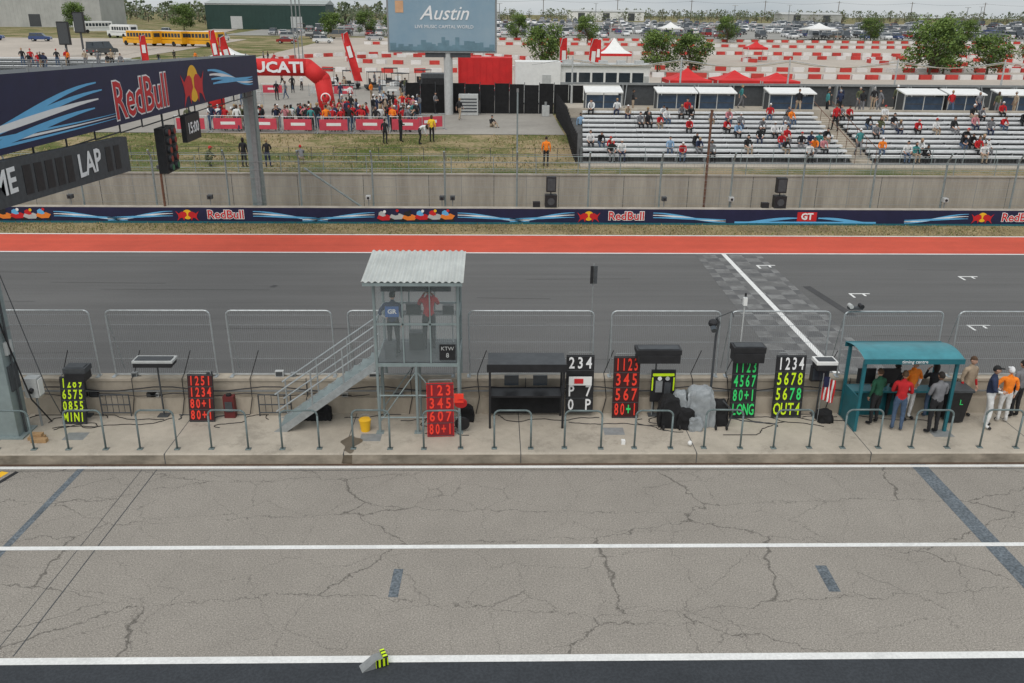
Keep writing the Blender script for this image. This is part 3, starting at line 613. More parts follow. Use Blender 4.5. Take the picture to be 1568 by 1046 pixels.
b=MB(); b.cyl((-18.2,48.0,0),(-18.2,48.0,3.0),.07,m_brown,n=8); b.box(-18.35,-18.05,47.9,48.1,2.9,3.1,m_dgrey); b.done('brown_pole')
for x in (3.2,16.1,42.7):
    b=MB(); b.cyl((x,48.35,.8),(x,48.35,2.0),.035,m_dgrey); b.box(x-.27,x+.27,48.05,48.45,1.72,2.55,m_black); b.box(x-.33,x+.33,48.0,48.5,.88,1.55,m_black)
    b.box(x-.22,x+.22,48.04,48.05,1.8,2.48,m_dgrey); b.cyl((x,48.04,2.25),(x,48.03,2.25),.13,m_dgrey,n=14); b.cyl((x,47.99,1.2),(x,47.98,1.2),.2,m_dgrey,n=14); b.box(x-1.0,x-.6,48.1,48.4,.87,1.15,m_black); b.done('loudspeaker_stack')
for x in (-34,-23.5,-2.3,-2.9,9.6,13.4,25.6,31.5,-7.0,-15.8,-30.3):
    b=MB(); b.cyl((x,48.4,.86),(x,48.4,1.25),.03,m_grey); b.box(x-.13,x+.13,48.25,48.55,1.2,1.42,random.choice([m_lgrey,m_dgrey])); b.cyl((x,48.25,1.31),(x,48.2,1.31),.07,m_black,n=10); b.done('trackside_camera')
b=MB(); b.box(-120,120,51.45,51.75,-.01,2.05,m_farwall); b.box(-120,120,51.4,51.8,2.05,2.13,m_farwall)
for i in range(-60,61): b.box(i*1.93,i*1.93+.03,51.445,51.46,0,2.05,m_grey if i%2 else m_dgrey)
b.done('concrete_retaining_wall')
b=MB()
for i in range(-40,41): b.cyl((i*2.5,51.6,2.13),(i*2.5,51.6,3.15),.025,m_steelp,n=5)
for z in (2.4,2.8,3.15): b.cyl((-100,51.6,z),(100,51.6,z),.018,m_steelp,n=5)
for i in range(900): b.cyl((-100+i*.222,51.6,2.2),(-100+i*.222,51.6,3.15),.004,m_dkwire,n=3,caps=False)
b.done('wall_top_railing')

# ------------------------------------------------------------ plaza, kart area, parking
sheet('plaza_pavement',-95,5,62.3,126,.03,m_plaza)
sheet('kart_track_pavement',-42,170,104,246,.05,m_kart)
sheet('parking_lot_pavement',-75,330,255,442,.06,m_park)
sheet('access_road',-62,-54,62,450,.07,m_kart,skew=-.12)
sheet('dirt_pavement',-180,-62,150,232,.04,m_kart)
bar_red=M('kart_barrier_red',(.52,.05,.04),.7,.2,.5); bar_wh=M('kart_barrier_white',(.70,.68,.66),.7,.1,.5)
def kartline(pts):
    b=MB(); k=0
    P=[Vector((p[0],p[1],0)) for p in pts]
    for a,c in zip(P[:-1],P[1:]):
        L=(c-a).length; n=max(1,int(L/1.9)); u=(c-a).normalized(); ang=math.atan2(u.y,u.x)
        for i in range(n):
            p=a+(c-a)*(i+.5)/n; z=tz(p.y)+.05
            b.box(p.x-.8,p.x+.8,p.y-.3,p.y+.3,z,z+.62,bar_red if k%2 else bar_wh,rz=ang,piv=(p.x,p.y,0)); k+=1
    b.done('kart_track_barrier')
def arc(cx,cy,rx,ry,a0,a1,n=26): return [(cx+rx*math.cos(rad(a0+(a1-a0)*i/n)),cy+ry*math.sin(rad(a0+(a1-a0)*i/n))) for i in range(n+1)]
kartline(arc(-14,150,22,22,20,330)); kartline(arc(-12,156,13,10,0,340))
kartline([(10,124),(50,121),(90,125),(140,122)]); kartline(arc(50,146,36,10,-160,40)); kartline(arc(100,158,34,18,100,290)); kartline(arc(70,160,26,8,-20,200))
kartline([(8,176),(50,182),(90,178),(160,186)]); kartline([(-30,212),(20,216),(80,210),(165,220)]); kartline([(60,136),(100,140),(120,134),(165,142)]); kartline([(-20,238),(40,240),(100,236),(168,242)])

# ------------------------------------------------------------ vehicles
def car_mesh(kind):
    b=MB()
    slot=M('car_paint_'+kind,(.5,.5,.5),.3,.04,2,.1)
    L,Wd,hb,hc={'sedan':(4.6,1.8,.95,1.45),'suv':(4.7,1.9,1.1,1.8),'van':(5.6,2.0,1.2,2.3),'pickup':(5.6,1.95,1.1,1.85)}[kind]
    w=Wd/2
    prof={'sedan':[(-2.3,.35),(-2.3,.75),(-2.15,.9),(-1.5,.98),(1.1,.98),(2.1,.82),(2.3,.65),(2.3,.35)],'suv':[(-2.35,.4),(-2.35,1.0),(-2.2,1.1),(1.2,1.1),(2.2,.98),(2.35,.75),(2.35,.4)],'van':[(-2.8,.4),(-2.8,1.2),(1.7,1.2),(2.6,1.05),(2.8,.8),(2.8,.4)],'pickup':[(-2.8,.45),(-2.8,1.1),(1.3,1.1),(2.6,1.0),(2.8,.8),(2.8,.45)]}[kind]
    n=len(prof); vs=[(x,-w,z) for x,z in prof]+[(x,w,z) for x,z in prof]
    b.add(vs,[tuple(range(n)),tuple(range(n,2*n))[::-1]]+[(i,i+n,(i+1)%n+n,(i+1)%n) for i in range(n)],slot)
    cab={'sedan':(-1.55,1.1,-1.0,.35),'suv':(-2.25,1.15,-2.0,.5),'van':(-2.75,1.75,-2.7,1.1),'pickup':(-.9,1.3,-.7,.6)}[kind]
    x0,x1,x2,x3=cab; zb0=prof[3][1] if kind!='van' else 1.2
    if kind=='pickup': zb0=1.1
    wi=w*.82
    b.add([(x0,-w*.95,zb0),(x1,-w*.95,zb0),(x1,w*.95,zb0),(x0,w*.95,zb0),(x2,-wi,hc-.08),(x3,-wi,hc-.08),(x3,wi,hc-.08),(x2,wi,hc-.08)],[(0,1,5,4),(1,2,6,5),(2,3,7,6),(3,0,4,7)],m_glassd)
    b.box(x2-.03,x3+.03,-wi-.02,wi+.02,hc-.09,hc,slot)
    for x in ((x0+x1)/2,): b.box(x-.05,x+.05,-w*.93,w*.93,zb0,hc-.1,slot)
    if kind=='pickup': b.box(-2.65,-1.0,-w+.12,w-.12,1.101,1.103,m_black)
    for x in (-1.4 if kind!='van' else -1.7,1.4 if kind!='van' else 1.7):
        for y in (-w,w): b.cyl((x,y-.1 if y>0 else y-.02,.33),(x,y+.02 if y>0 else y+.1,.33),.34,m_tyre,n=12); b.cyl((x,y-.03,.33),(x,y+.03,.33),.18,m_lgrey,n=8)
    for y in (-w*.7,w*.7): b.box(2.28 if kind in('sedan',) else L/2-.02,L/2+.02,y-.2,y+.2,.62,.76,m_wht); b.box(-L/2-.02,-L/2+.01,y-.15,y+.15,.7,.85,m_redp)
    return b.mesh('parked_'+kind)
CM={k:car_mesh(k) for k in ('sedan','suv','van','pickup')}
paints=[M('paint_'+n,c,.3,.03,2,.15) for n,c in (('white',(.78,.78,.78)),('white2',(.70,.71,.71)),('silver',(.45,.46,.47)),('grey',(.18,.19,.20)),('black',(.03,.03,.035)),('red',(.30,.03,.03)),('blue',(.05,.08,.20)),('tan',(.3,.26,.2)),('dkgrey',(.09,.095,.10)))]
pw=[5,4,3,2,2,1,1,1,2]
rv=random.Random(11)
NAME={'sedan':'parked_car','suv':'parked_suv','van':'parked_van','pickup':'pickup_truck'}
def put_car(x,y,ang,kind=None,paint=None):
    kind=kind or rv.choices(['sedan','suv','van','pickup'],[3,4,2,2])[0]
    o=bpy.data.objects.new(NAME[kind],CM[kind]); COL.objects.link(o); o.location=(x,y,tz(y)+.07); o.rotation_euler=(0,0,ang)
    o.material_slots[0].link='OBJECT'; o.material_slots[0].material=paint or rv.choices(paints,pw)[0]
for yrow,x0,x1,dens in ((260,-62,190,.8),(272,-60,200,.85),(288,-60,215,.9),(304,-65,225,.95),(322,-62,240,.95),(342,-60,255,.9),(364,-60,270,.85),(390,-55,300,.8),(420,-50,320,.75)):
    x=x0
    while x<x1:
        if rv.random()<dens*(.75+.25*math.sin(x*.05+yrow)): put_car(x,yrow+rv.uniform(-.5,.5),math.pi/2+rv.uniform(-.06,.06)+(math.pi if rv.random()<.5 else 0))
        x+=3.0
for (x,y,a) in ((-52,235,.3),(-46,240,.1),(-40,238,2.9),(-90,255,1),(-64,120,1.4),(-70,165,1.2),(-40,112,.2),(-32,99,.1),(-66,225,1.5),(-105,215,.2),(-118,218,.2),(-128,222,.3),(-48,214,0),(-40,216,.1),(-30,232,.2),(-22,236,.1)): put_car(x,y,a)
def bus(x,y,ang,m,name,L=11.5):
    b=MB(); b.box(-L/2,L/2-1.4,-1.2,1.2,.5,3.0,m); b.box(L/2-1.4,L/2,-1.1,1.1,.5,1.7,m); b.box(-L/2+.15,L/2-1.5,-1.1,1.1,3.0,3.12,m if m!=m_busy else m_wht)
    for s in (-1,1):
        k=-L/2+.4
        while k<L/2-2.3: b.box(k,k+.75,s*1.2-.01,s*1.2+.01,1.8,2.6,m_glassd); k+=.95
        b.box(-L/2,L/2-1.4,s*1.205-.01,s*1.205+.01,1.3,1.38,m_black)
        for wx in (-L/2+2.6,L/2-1.0): b.cyl((wx,s*1.0,.5),(wx,s*1.25,.5),.5,m_tyre,n=14)
    b.box(L/2-1.42,L/2-1.38,-1.0,1.0,1.8,2.75,m_glassd); b.box(-L/2-.02,-L/2,-.8,.8,1.8,2.6,m_glassd)
    return b.done(name,loc=(x,y,tz(y)+.08),rot=(0,0,ang),bevel=.1)
bus(-76,200,2.62,m_busy,'school_bus',9.5); bus(-69.5,199,2.62,m_busy,'school_bus',9.5); bus(-62,197,2.7,m_busy,'school_bus',10)
bus(-112,262,.9,m_wht,'white_coach'); bus(-94,235,2.6,m_wht,'white_coach',9); bus(-132,190,.1,m_lgrey,'white_coach',9)
for (x,y,a) in ((-13,99,.3),(-16,101,.2),(-10,97,2.5),(-19,104,0),(-12,106,.1),(-8,103,1)):
    b=MB(); b.box(-1.1,1.1,-.55,.55,.25,.55,m_dgrey); b.box(.5,1.1,-.5,.5,.55,.95,m_wht); b.box(-.5,.1,-.5,.5,.55,.8,m_black); b.box(-.6,-.5,-.5,.5,.6,1.2,m_black); b.box(-.8,.8,-.6,.6,1.85,1.92,m_black)
    for xx in (-.75,.75):
        for yy in (-.52,.52): b.cyl((xx,yy,.5),(xx,yy,1.85),.02,m_black); b.cyl((xx,yy-.08,.22),(xx,yy+.08,.22),.22,m_tyre,n=12)
    b.done('golf_cart',loc=(x,y,tz(y)+.06),rot=(0,0,a))

# ------------------------------------------------------------ buildings far
def shed(name,x,y,w,d,h,ridge,m,rot=0,doors=3):
    b=MB(); b.box(-w/2,w/2,-d/2,d/2,-1,h,m)
    b.add([(-w/2-.3,-d/2-.3,h),(w/2+.3,-d/2-.3,h),(w/2+.3,0,h+ridge),(-w/2-.3,0,h+ridge),(-w/2-.3,d/2+.3,h),(w/2+.3,d/2+.3,h)],[(0,1,2,3),(3,2,5,4),(0,3,4),(1,5,2)],m_lgrey if m!=m_green else M('pale_green_roof',(.35,.38,.36),.5,.1,.3))
    n=int(w/1.2)
    for i in range(n): xx=-w/2+i*1.2; b.box(xx,xx+.08,-d/2-.03,-d/2,-1,h,m)
    for i in range(doors): xx=-w/2+w*(i+.5)/doors; b.box(xx-1.8,xx+1.8,-d/2-.05,-d/2-.01,0,3.8,m_dgrey if m!=m_green else m_lgrey)
    b.box(-w/2,w/2,-d/2-.06,-d/2-.031,h-.4,h-.1,m_lgrey)
    return b.done(name,loc=(x,y,tz(y)),rot=(0,0,rot))
shed('green_warehouse',-74,312,38,24,7.6,1.4,m_green,.06,2)
shed('metal_warehouse',-158,318,56,26,9,1.6,m_beige,.08,4)
shed('small_storage_building',160,470,30,14,4,1,m_beige,0,2); shed('small_storage_building',-10,480,26,12,4,1,m_lgrey,0,2); shed('small_storage_building',60,500,40,14,4.5,1,m_wht,0,3)
b=MB(); b.box(-75,-34,86,94,5.2,5.5,m_grey); b.box(-75,-34,85.9,86,3,5.5,m_dgrey)
for i in range(28): b.cyl((-75+1.5*i,86.1,5.5),(-75+1.5*i,86.1,6.6),.03,m_grey,n=5)
for z in (5.9,6.25,6.6): b.cyl((-75,86.1,z),(-34,86.1,z),.025,m_grey,n=5)
for r in range(3): b.box(-75,-36,88+r*1.5,88.4+r*1.5,5.9+.3*r,5.95+.3*r,m_alu); b.box(-75,-36,88.4+r*1.5,94,5.5,5.5+.3*(r+1)-.1,m_grey)
b.done('viewing_terrace')
for (x,y,z) in ((-74,160,9.1),(-80,180,10.6)):
    b=MB(); b.cyl((x,y,tz(y)),(x,y,z),.2,m_dgrey); b.box(x-.95,x+.95,y-.3,y+.3,z-3.8,z,m_black); b.box(x-.85,x+.85,y-.33,y-.3,z-3.6,z-.2,m_dgrey); b.done('led_display_tower')

b=MB(); b.cyl((-3.75,75,3),(-3.75,75,8.2),.36,m_lgrey,n=20); b.box(-8.6,.25,74.6,75.4,7.95,13.1,m_grey); b.box(-8.45,.1,74.56,74.6,8.1,12.95,m_sign)
b.box(-5.6,-1.9,74.7,75.3,7.6,7.95,m_dgrey)
b.box(-7.9,-7.25,74.54,74.56,11.0,11.9,M('tan_print',(.6,.35,.2),.6,.1,2))
rs=random.Random(2); x=-8.4
ms=M('skyline_print',(.13,.22,.27),.6,.2,1)
while x<-.2:
    w=rs.uniform(.15,.5); h=rs.uniform(.2,.6)*(1+.9*math.exp(-((x+4)/2)**2)); b.box(x,x+w,74.545,74.56,8.12,8.12+h,ms); x+=w
bb=b.done('billboard'); text("Austin",(-4.0,74.53,10.95),1.5,m_wht2,bb,bold=.01,shear=.35); text("LIVE MUSIC CAPITAL WORLD",(-4.0,74.53,9.95),.36,m_wht2,bb)
b=MB(); ax0,ax1=-22.9,-13.7; r=.68; pts=[(ax0,74.5,3),(ax0,74.5,5.6),(ax0+1.3,74.5,6.75),(ax1-1.5,74.5,6.75),(ax1-.35,74.5,5.8),(ax1,74.5,3)]
b.path(pts,r,m_redf,20)
for p in pts[1:-1]: b.sphere(p,r,r,r,m_redf,20,12)
b.box(ax1-.9,ax1+.9,73.7,75.3,3,3.35,m_redf)
b.cyl((ax1-.05,73.82,4.4),(ax1-.05,73.80,4.4),.42,m_wht,n=20); b.cyl((ax1-.05,73.80,4.4),(ax1-.05,73.79,4.4),.34,m_redp,n=20)
arch=b.done('inflatable_arch',smooth=True); text("DUCATI",(ax1-4.2,73.80,6.75),1.15,m_wht2,arch,bold=.04,sx=1.2)
def flag(x,y,h=5.6,lean=0,s=1):
    b=MB(); b.cyl((0,0,0),(0,0,h*.5),.05,m_lgrey); b.path([(0,0,h*.5),(.05,0,h*.8),(.3,0,h*.97),(.8,0,h)],.035,m_lgrey)
    b.grid(4,10,lambda u,v:(.02+u*(.95-.15*v),.08*math.sin(u*4+v*7),.9+v*(h-1.0)-(1-v)*.3*u-.0*v),m_redf)
    b.box(.25,.7,-.12,-.1,h*.55,h*.75,m_wht)
    b.box(-.4,.4,-.4,.4,0,.08,m_black); b.done('feather_flag',loc=(x,y,tz(y)+.05),rot=(0,rad(lean),rad(random.uniform(-20,20))))
flag(7.2,100); flag(10.2,100,5.6,4); flag(-15.2,100,6,-14); flag(-28.2,98,5.5,-12); flag(-31.5,104,6,-6); flag(13,118,5); flag(-46,120,5)
def tent(x,y,w,h,m1,m2,peak=1.6,name='canopy_tent'):
    b=MB(); 
    for sx in (-1,1):
        for sy in (-1,1): b.cyl((sx*w/2,sy*w/2,0),(sx*w/2,sy*w/2,h),.05,m_lgrey)
    c=[(-w/2,-w/2),(w/2,-w/2),(w/2,w/2),(-w/2,w/2)]
    for i in range(4):
        a=c[i]; d=c[(i+1)%4]
        prev=None
        for k,zz in ((1,h),(.6,h+peak*.22),(.3,h+peak*.55),(0.02,h+peak)):
            cur=((a[0]*k,a[1]*k,zz),(d[0]*k,d[1]*k,zz))
            if prev: b.poly([prev[0],prev[1],cur[1],cur[0]],m1 if i%2 else m2)
            prev=cur
        b.poly([(a[0],a[1],h-.35),(d[0],d[1],h-.35),(d[0],d[1],h),(a[0],a[1],h)],m1)
    return b.done(name,loc=(x,y,tz(y)+.05))
tent(16.8,128,4.6,2.9,m_redf,m_wht,2.0); tent(18.2,85,4,2.3,m_redf,m_redf,1.0); tent(22.8,85.5,4,2.3,m_redf,m_redf,.8); tent(27,86,3.6,2.2,m_redf,m_redf,.7)
tent(-34,118,4,2.6,m_wht,m_wht,1); tent(48,250,6,3,m_wht,m_wht,1.5); tent(90,254,8,3,m_wht,m_wht,1.5); tent(46,160,3.5,2.4,m_redf,m_redf,1)
b=MB(); b.box(2.0,6.2,84,87,3.2,6.85,m_wht); b.box(6.2,14.6,84.5,87,3.4,6.5,m_wht); b.box(6.0,14.8,84.3,87.1,6.5,6.66,m_lgrey)
for k in range(6): b.box(6.7+k*1.25,7.75+k*1.25,84.46,84.5,5.0,5.9,m_glassd)
b.box(14.0,14.5,84.44,84.5,3.6,5.6,m_lgrey); b.box(2.1,6.1,83.96,84,4.2,4.3,m_lgrey); b.box(4.5,5.3,83.95,84,3.6,5.7,m_lgrey)
for k in range(5): b.box(6.5+k*1.7,7.3+k*1.7,85.2,86,6.66,6.95,m_lgrey)
for x in (3,4,12,13): b.cyl((x,84.2,3.45),(x,84.5,3.45),.45,m_tyre,n=14)
b.done('hospitality_trailer')
b=MB(); b.box(-3.4,1.8,88,90.6,3.9,7.0,m_redf); b.box(-3.45,-3.3,87.95,90.65,3.85,7.05,m_redp); b.box(-3.2,1.6,87.97,88,4.1,4.25,m_wht)
for k in range(8): b.box(-3.2+k*.62,-3.17+k*.62,87.98,88,4.3,6.9,m_redp)
for x in (-2.6,-1.5,.8): b.cyl((x,88,3.45),(x,88.4,3.45),.5,m_tyre,n=14)
b.box(-3.1,1.5,88.6,90,3.4,3.9,m_black); b.done('red_truck_trailer')
b=MB(); b.box(-6.9,-4.2,86,88,3.3,5.6,m_dgrey); b.box(-6.8,-4.3,85.97,86,3.8,5.2,m_black)
for x in (-6.4,-4.8): b.cyl((x,85.9,3.4),(x,86.1,3.4),.4,m_tyre,n=12)
b.done('equipment_trailer')
b=MB()
for i in range(12): x=-7.4+1.25*i; b.box(x,x+1.2,75.9,76.0,3.05,5.5-.06*(i%3),m_blackm); b.cyl((x,75.85,3),(x,75.85,5.6),.03,m_dgrey,n=5)
b.done('black_screen_fence')
b=MB(); b.box(-2.9,-1.3,74.3,75.3,3.05,4.7,m_lgrey); 
for k in range(5): b.box(-2.8,-1.4,74.27,74.3,3.3+k*.25,3.4+k*.25,m_dgrey)
b.done('generator_unit')
b=MB(); b.box(4.0,4.6,73.8,74.3,3.05,3.9,m_lgrey); b.cyl((4.3,74,3.9),(4.3,74,4.2),.1,m_grey); b.done('utility_box')
def crowdbar(x,y,ang=0,L=2.3,m=m_redpk):
    b=MB(); b.cyl((-L/2,0,.05),(-L/2,0,1.1),.025,m_steel,n=5); b.cyl((L/2,0,.05),(L/2,0,1.1),.025,m_steel,n=5); b.cyl((-L/2,0,1.1),(L/2,0,1.1),.025,m_steel,n=5)
    for k in range(14): b.cyl((-L/2+L*k/14,0,.1),(-L/2+L*k/14,0,1.1),.008,m_steel,n=4)
    b.box(-L/2+.15,L/2-.2,-.035,-.02,.2,.95,m); b.box(-.5,.5,-.045,-.036,.5,.7,m_wht)
    for sx in (-L/2,L/2): b.box(sx-.03,sx+.03,-.3,.3,0,.05,m_steel)
    b.done('crowd_barrier',loc=(x,y,tz(y)+.03),rot=(0,0,ang))
for k in range(7): crowdbar(-21.2+2.5*k,62.7+.25*math.sin(k*1.3),.06*math.sin(k*2))
crowdbar(-4.6,64.6,.5)
for k in range(9): 
    if k in (2,5): continue
    crowdbar(-25+2.45*k,92+.5*math.sin(k),.12*math.sin(k*3),m=m_redpk if k%3 else m_lgrey)
for k in range(7): crowdbar(-38+2.6*k,80+.5*k,.2,m=m_lgrey)
b=MB()
for i in range(22): b.cyl((-24+i*1.4,55.2,2.2),(-24+i*1.4,55.2,3.1),.02,m_dgrey,n=5)
for z in (2.7,3.1): b.cyl((-24,55.2,z),(5,55.2,z),.012,m_dgrey,n=4)
b.done('low_wire_fence')

# ------------------------------------------------------------ grandstand
b=MB(); gx0,gx1=5.6,75.0; nr=10; pitch=.85; y0=54.4; zf0=2.36; rise=.205
m_under=M('stand_understructure',(.09,.09,.088),.9,.3,2)
m_tread=M('stand_foot_board',(.24,.245,.25),.5,.15,3)
AIS=[(22.6,23.9),(41.5,42.8),(60,61.3)]
def segs(x0):
    out=[]; a=x0
    for (p,q) in AIS: out.append((a,p)); a=q
    out.append((a,gx1)); return out
for i in range(nr):
    y=y0+pitch*i; z=zf0+rise*i
    for (a,c) in segs(gx0+.07*i):
        b.box(a,c,y+.02,y+.42,z-.05,z,m_tread)
        k=a
        while k<c:
            e=min(c,k+3.6); dz=random.uniform(-.012,.012); b.box(k,e-.02,y+.50,y+.80,z+.315+dz,z+.44+dz,m_alu); k+=3.6
        b.box(a,c,y+.80,y+.83,z-.04,z+.2,m_under)
        k=a+.4
        while k<c: b.box(k,k+.05,y+.5,y+.8,z,z+.30,m_tread); k+=1.8
for (p,q) in AIS:
    for i in range(nr*2):
        y=y0+pitch/2*i; z=zf0+rise/2*i; b.box(p,q,y,y+pitch/2,z-.3,z,m_conc)
    for x in (p,q): b.cyl((x,y0,zf0+.95),(x,y0+nr*pitch,zf0+rise*nr+.95),.025,m_brown,n=5); 
    for x in (p,q):
        for i in range(0,nr,2): b.cyl((x,y0+pitch*i,zf0+rise*i),(x,y0+pitch*i,zf0+rise*i+.95),.02,m_brown,n=5)
b.box(5.3,gx1,53.2,54.4,2.0,2.32,m_conc)
b.add([(5.3,54.4,2.2),(gx1,54.4,2.2),(gx1,62.9,4.15),(5.3,62.9,4.15)],[(0,1,2,3)],m_under)
b.box(5.2,gx1,62.9,72,3.9,4.3,m_conc); b.box(5.2,gx1,62.95,63.1,4.3,4.8,m_conc)
for i in range(36): b.cyl((5.4+2*i,54.3,2.32),(5.4+2*i,54.3,3.3),.02,m_steelp,n=5)
for z in (2.85,3.3): b.cyl((5.4,54.3,z),(gx1,54.3,z),.018,m_steelp,n=5)
b.done('grandstand')
b=MB()
for i in range(24):
    y=54+.8*i; z=max(2.2,min(tz(y)+.1,3.1)); b.cyl((5.1,y,z),(5.1,y,z+1.9),.03,m_black,n=5); 
    if i<23: b.poly([(5.1,y,z+.15),(5.1,y+.8,z+.17),(5.1,y+.8,z+1.0),(5.1,y,z+1.0)],m_blackm)
    for k in range(5): b.cyl((5.1,y+.16*k,z),(5.1,y+.16*k,z+1.8),.012,m_black,n=4)
b.done('black_side_fence')
for (a,c) in ((6.8,9.4),(12.1,14.9),(15.2,17.8),(20.4,23.7),(30.5,33.4),(33.8,36.4),(37.7,40.4),(46,48.6),(49,51.6),(56,59)):
    b=MB(); ym=66; z=4.3
    b.box(a,c,ym+.02,ym+.06,z+.1,z+1.15,m_blueglass); b.box(a,c,ym,ym+.015,z+.62,z+.68,m_dgrey)
    for x in (a,c,(a+c)/2): b.box(x-.03,x+.03,ym-.02,ym+.1,z,z+1.35,m_lgrey)
    for x in (a,c): b.box(x-.04,x+.04,ym+1.3,ym+1.4,z,z+1.5,m_lgrey); b.box(x-.02,x+.02,ym+.1,ym+1.3,z,z+1.3,m_dgrey)
    b.add([(a-.1,ym-.25,z+1.30),(c+.1,ym-.25,z+1.30),(c+.1,ym+1.5,z+1.58),(a-.1,ym+1.5,z+1.58),(a-.1,ym-.25,z+1.38),(c+.1,ym-.25,z+1.38),(c+.1,ym+1.5,z+1.66),(a-.1,ym+1.5,z+1.66)],[(0,3,2,1),(4,5,6,7),(0,1,5,4),(1,2,6,5),(2,3,7,6),(3,0,4,7)],m_wht)
    b.box(a+.2,c-.2,ym+.6,ym+1.2,z,z+.75,m_dgrey); b.done('viewing_booth')
b=MB(); b.box(9.9,gx1,70.5,70.7,4.3,5.85,m_dgrey); b.box(5.2,gx1,70.3,70.5,5.85,6.02,m_grey)
for i in range(24): x=10+2.8*i; b.box(x,x+.1,69.9,70.5,4.3,5.9,m_grey); b.cyl((x,68.5,4.3),(x+.4,70.3,5.9),.04,m_grey,n=5)
b.done('stand_back_wall')
b=MB()
m_sail=M('tan_sail_edge',(.42,.37,.29),.7,.1,2)
for i in range(9):
    x=6.2+8.6*i; b.cyl((x,71.5,4.3),(x,71.5,7.9),.09,m_lgrey,r2=.06,n=8); b.cyl((x,71.5,7.7),(x-3.2,71.5,7.25),.03,m_lgrey,n=6); b.cyl((x,71.5,7.7),(x+3.2,71.5,7.25),.03,m_lgrey,n=6)
    b.path([(x,71.5,7.6),(x+2.1,71.5,7.3),(x+4.3,71.5,7.2),(x+6.5,71.5,7.3),(x+8.6,71.5,7.6)],.035,m_sail,6)
b.done('shade_sail_frame')

# ------------------------------------------------------------ trees
def tree_mesh(seed,h,w,leafs=4200):
    r=random.Random(seed); b=MB(); th=h*.36
    b.cyl((0,0,-.1),(0,0,th),.022*h+.04,m_bark,r2=.012*h+.03,n=8)
    clumps=[]
    for i in range(26):
        a=r.uniform(0,2*math.pi); t=r.random(); rr=w/2*(.3+.7*math.sin(math.pi*(.25+.65*t)))*math.sqrt(r.uniform(.1,1))*.82; z=h*(.24+.66*t)
        c=Vector((rr*math.cos(a),rr*math.sin(a),z)); s=r.uniform(.12,.20)*min(w,h*1.1); clumps.append((c,s))
        st=Vector((0,0,th*r.uniform(.5,1))); mid=st.lerp(c,.5)+Vector((0,0,-.05*h)); b.cyl(st,mid,.011*h,m_bark,r2=.008*h,n=5); b.cyl(mid,c,.008*h,m_bark,r2=.002*h,n=5)
    for i in range(leafs):
        c,s=r.choice(clumps); d=Vector((r.gauss(0,1),r.gauss(0,1),r.gauss(0,.8))); d=d.normalized()*s*(r.random()**.4)*1.1; p=c+d
        n=Vector((r.gauss(0,1),r.gauss(0,1),r.gauss(.5,1))).normalized(); u=n.orthogonal().normalized(); v=n.cross(u); q=h*r.uniform(.016,.032)
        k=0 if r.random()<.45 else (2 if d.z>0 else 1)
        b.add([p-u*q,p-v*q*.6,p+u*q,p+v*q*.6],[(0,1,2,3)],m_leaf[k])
    return b.mesh('tree_mesh')
TM=[tree_mesh(1,6,6.0),tree_mesh(2,7,8.5,5400),tree_mesh(3,5,5)]
def tree(x,y,k,s=1,sx=1):
    o=bpy.data.objects.new('leafy_tree',TM[k]); COL.objects.link(o); o.location=(x,y,tz(y)); o.rotation_euler=(0,0,random.uniform(0,6)); o.scale=(s*sx,s*sx,s)
tree(7.3,130,0,1.15,.95); tree(23.5,130,1,.84,.95); tree(28.5,131,0,.98,1.1); tree(63,130,1,1.12,1.0); tree(72.5,132,0,1.0,1.15); tree(67,134,2,1.2); tree(23,225,2,1.3); tree(118,170,1,1); tree(60,235,2,1.3); tree(6,240,2,1.3); tree(100,242,0,1.1); tree(-95,285,1,1.1); tree(-44,250,0,1.1); tree(-130,290,1,1.1); tree(130,250,0,1); tree(-36,262,2,1.3); tree(90,150,0,.9); tree(-28,255,0,1)
def treeline(name,n,x0,x1,y0,y1,h0,h1,seed,q=34):
    r=random.Random(seed); b=MB()
    for i in range(n):
        x=r.uniform(x0,x1); y=r.uniform(y0,y1); h=r.uniform(h0,h1); w=h*r.uniform(.9,1.5); z0=tz(y); base=r.choice([0,0,1,2])
        b.cyl((x,y,z0),(x,y,z0+h*.5),.18,m_bark,n=4,caps=False)
        for j in range(q):
            a=r.uniform(0,6.28); t=r.random(); rr=w/2*math.sqrt(r.random())*math.sin(math.pi*(.2+.75*t)); p=Vector((x+rr*math.cos(a),y+rr*math.sin(a),z0+h*(.12+.86*t)))
            nn=Vector((r.gauss(0,1),r.gauss(0,1)-.4,r.gauss(.4,1))).normalized(); u=nn.orthogonal().normalized(); v=nn.cross(u); s=h*r.uniform(.05,.11)
            b.add([p-u*s,p-v*s*.8,p+u*s,p+v*s*.8],[(0,1,2,3)],m_hazeleaf[base if r.random()<.6 else r.randrange(3)])
    b.done(name)
treeline('distant_tree_line',480,-420,480,455,560,3.5,5.6,1,44)
treeline('distant_tree_line',420,-420,520,600,720,4.5,7,2,32)
treeline('distant_tree_line',110,-260,-50,340,440,5,8.5,3,60)
treeline('distant_shrub_row',90,-60,330,443,455,2,3.4,4,34)
for i in range(9):
    x=-40+42*i; y=330 if i%2 else 400; b=MB(); z=tz(y); b.cyl((x,y,z),(x,y,z+8.5),.12,m_grey,n=6); b.box(x-1,x+1,y-.2,y+.2,z+8.3,z+8.5,m_lgrey); b.done('street_lamp')
b=MB()
for i in range(14):
    x=-160+48*i; y=600; z=tz(y); b.cyl((x,y,z),(x,y,z+12),.2,m_bark,n=5); b.box(x-1.6,x+1.6,y-.1,y+.1,z+11,z+11.2,m_bark)
for i in range(13):
    x=-160+48*i
    b.path([(x+48*k/6,600,tz(600)+11.2-1.2*math.sin(math.pi*k/6)) for k in range(7)],.05,m_dgrey,3)
b.done('utility_pole_line')
b=MB(); 
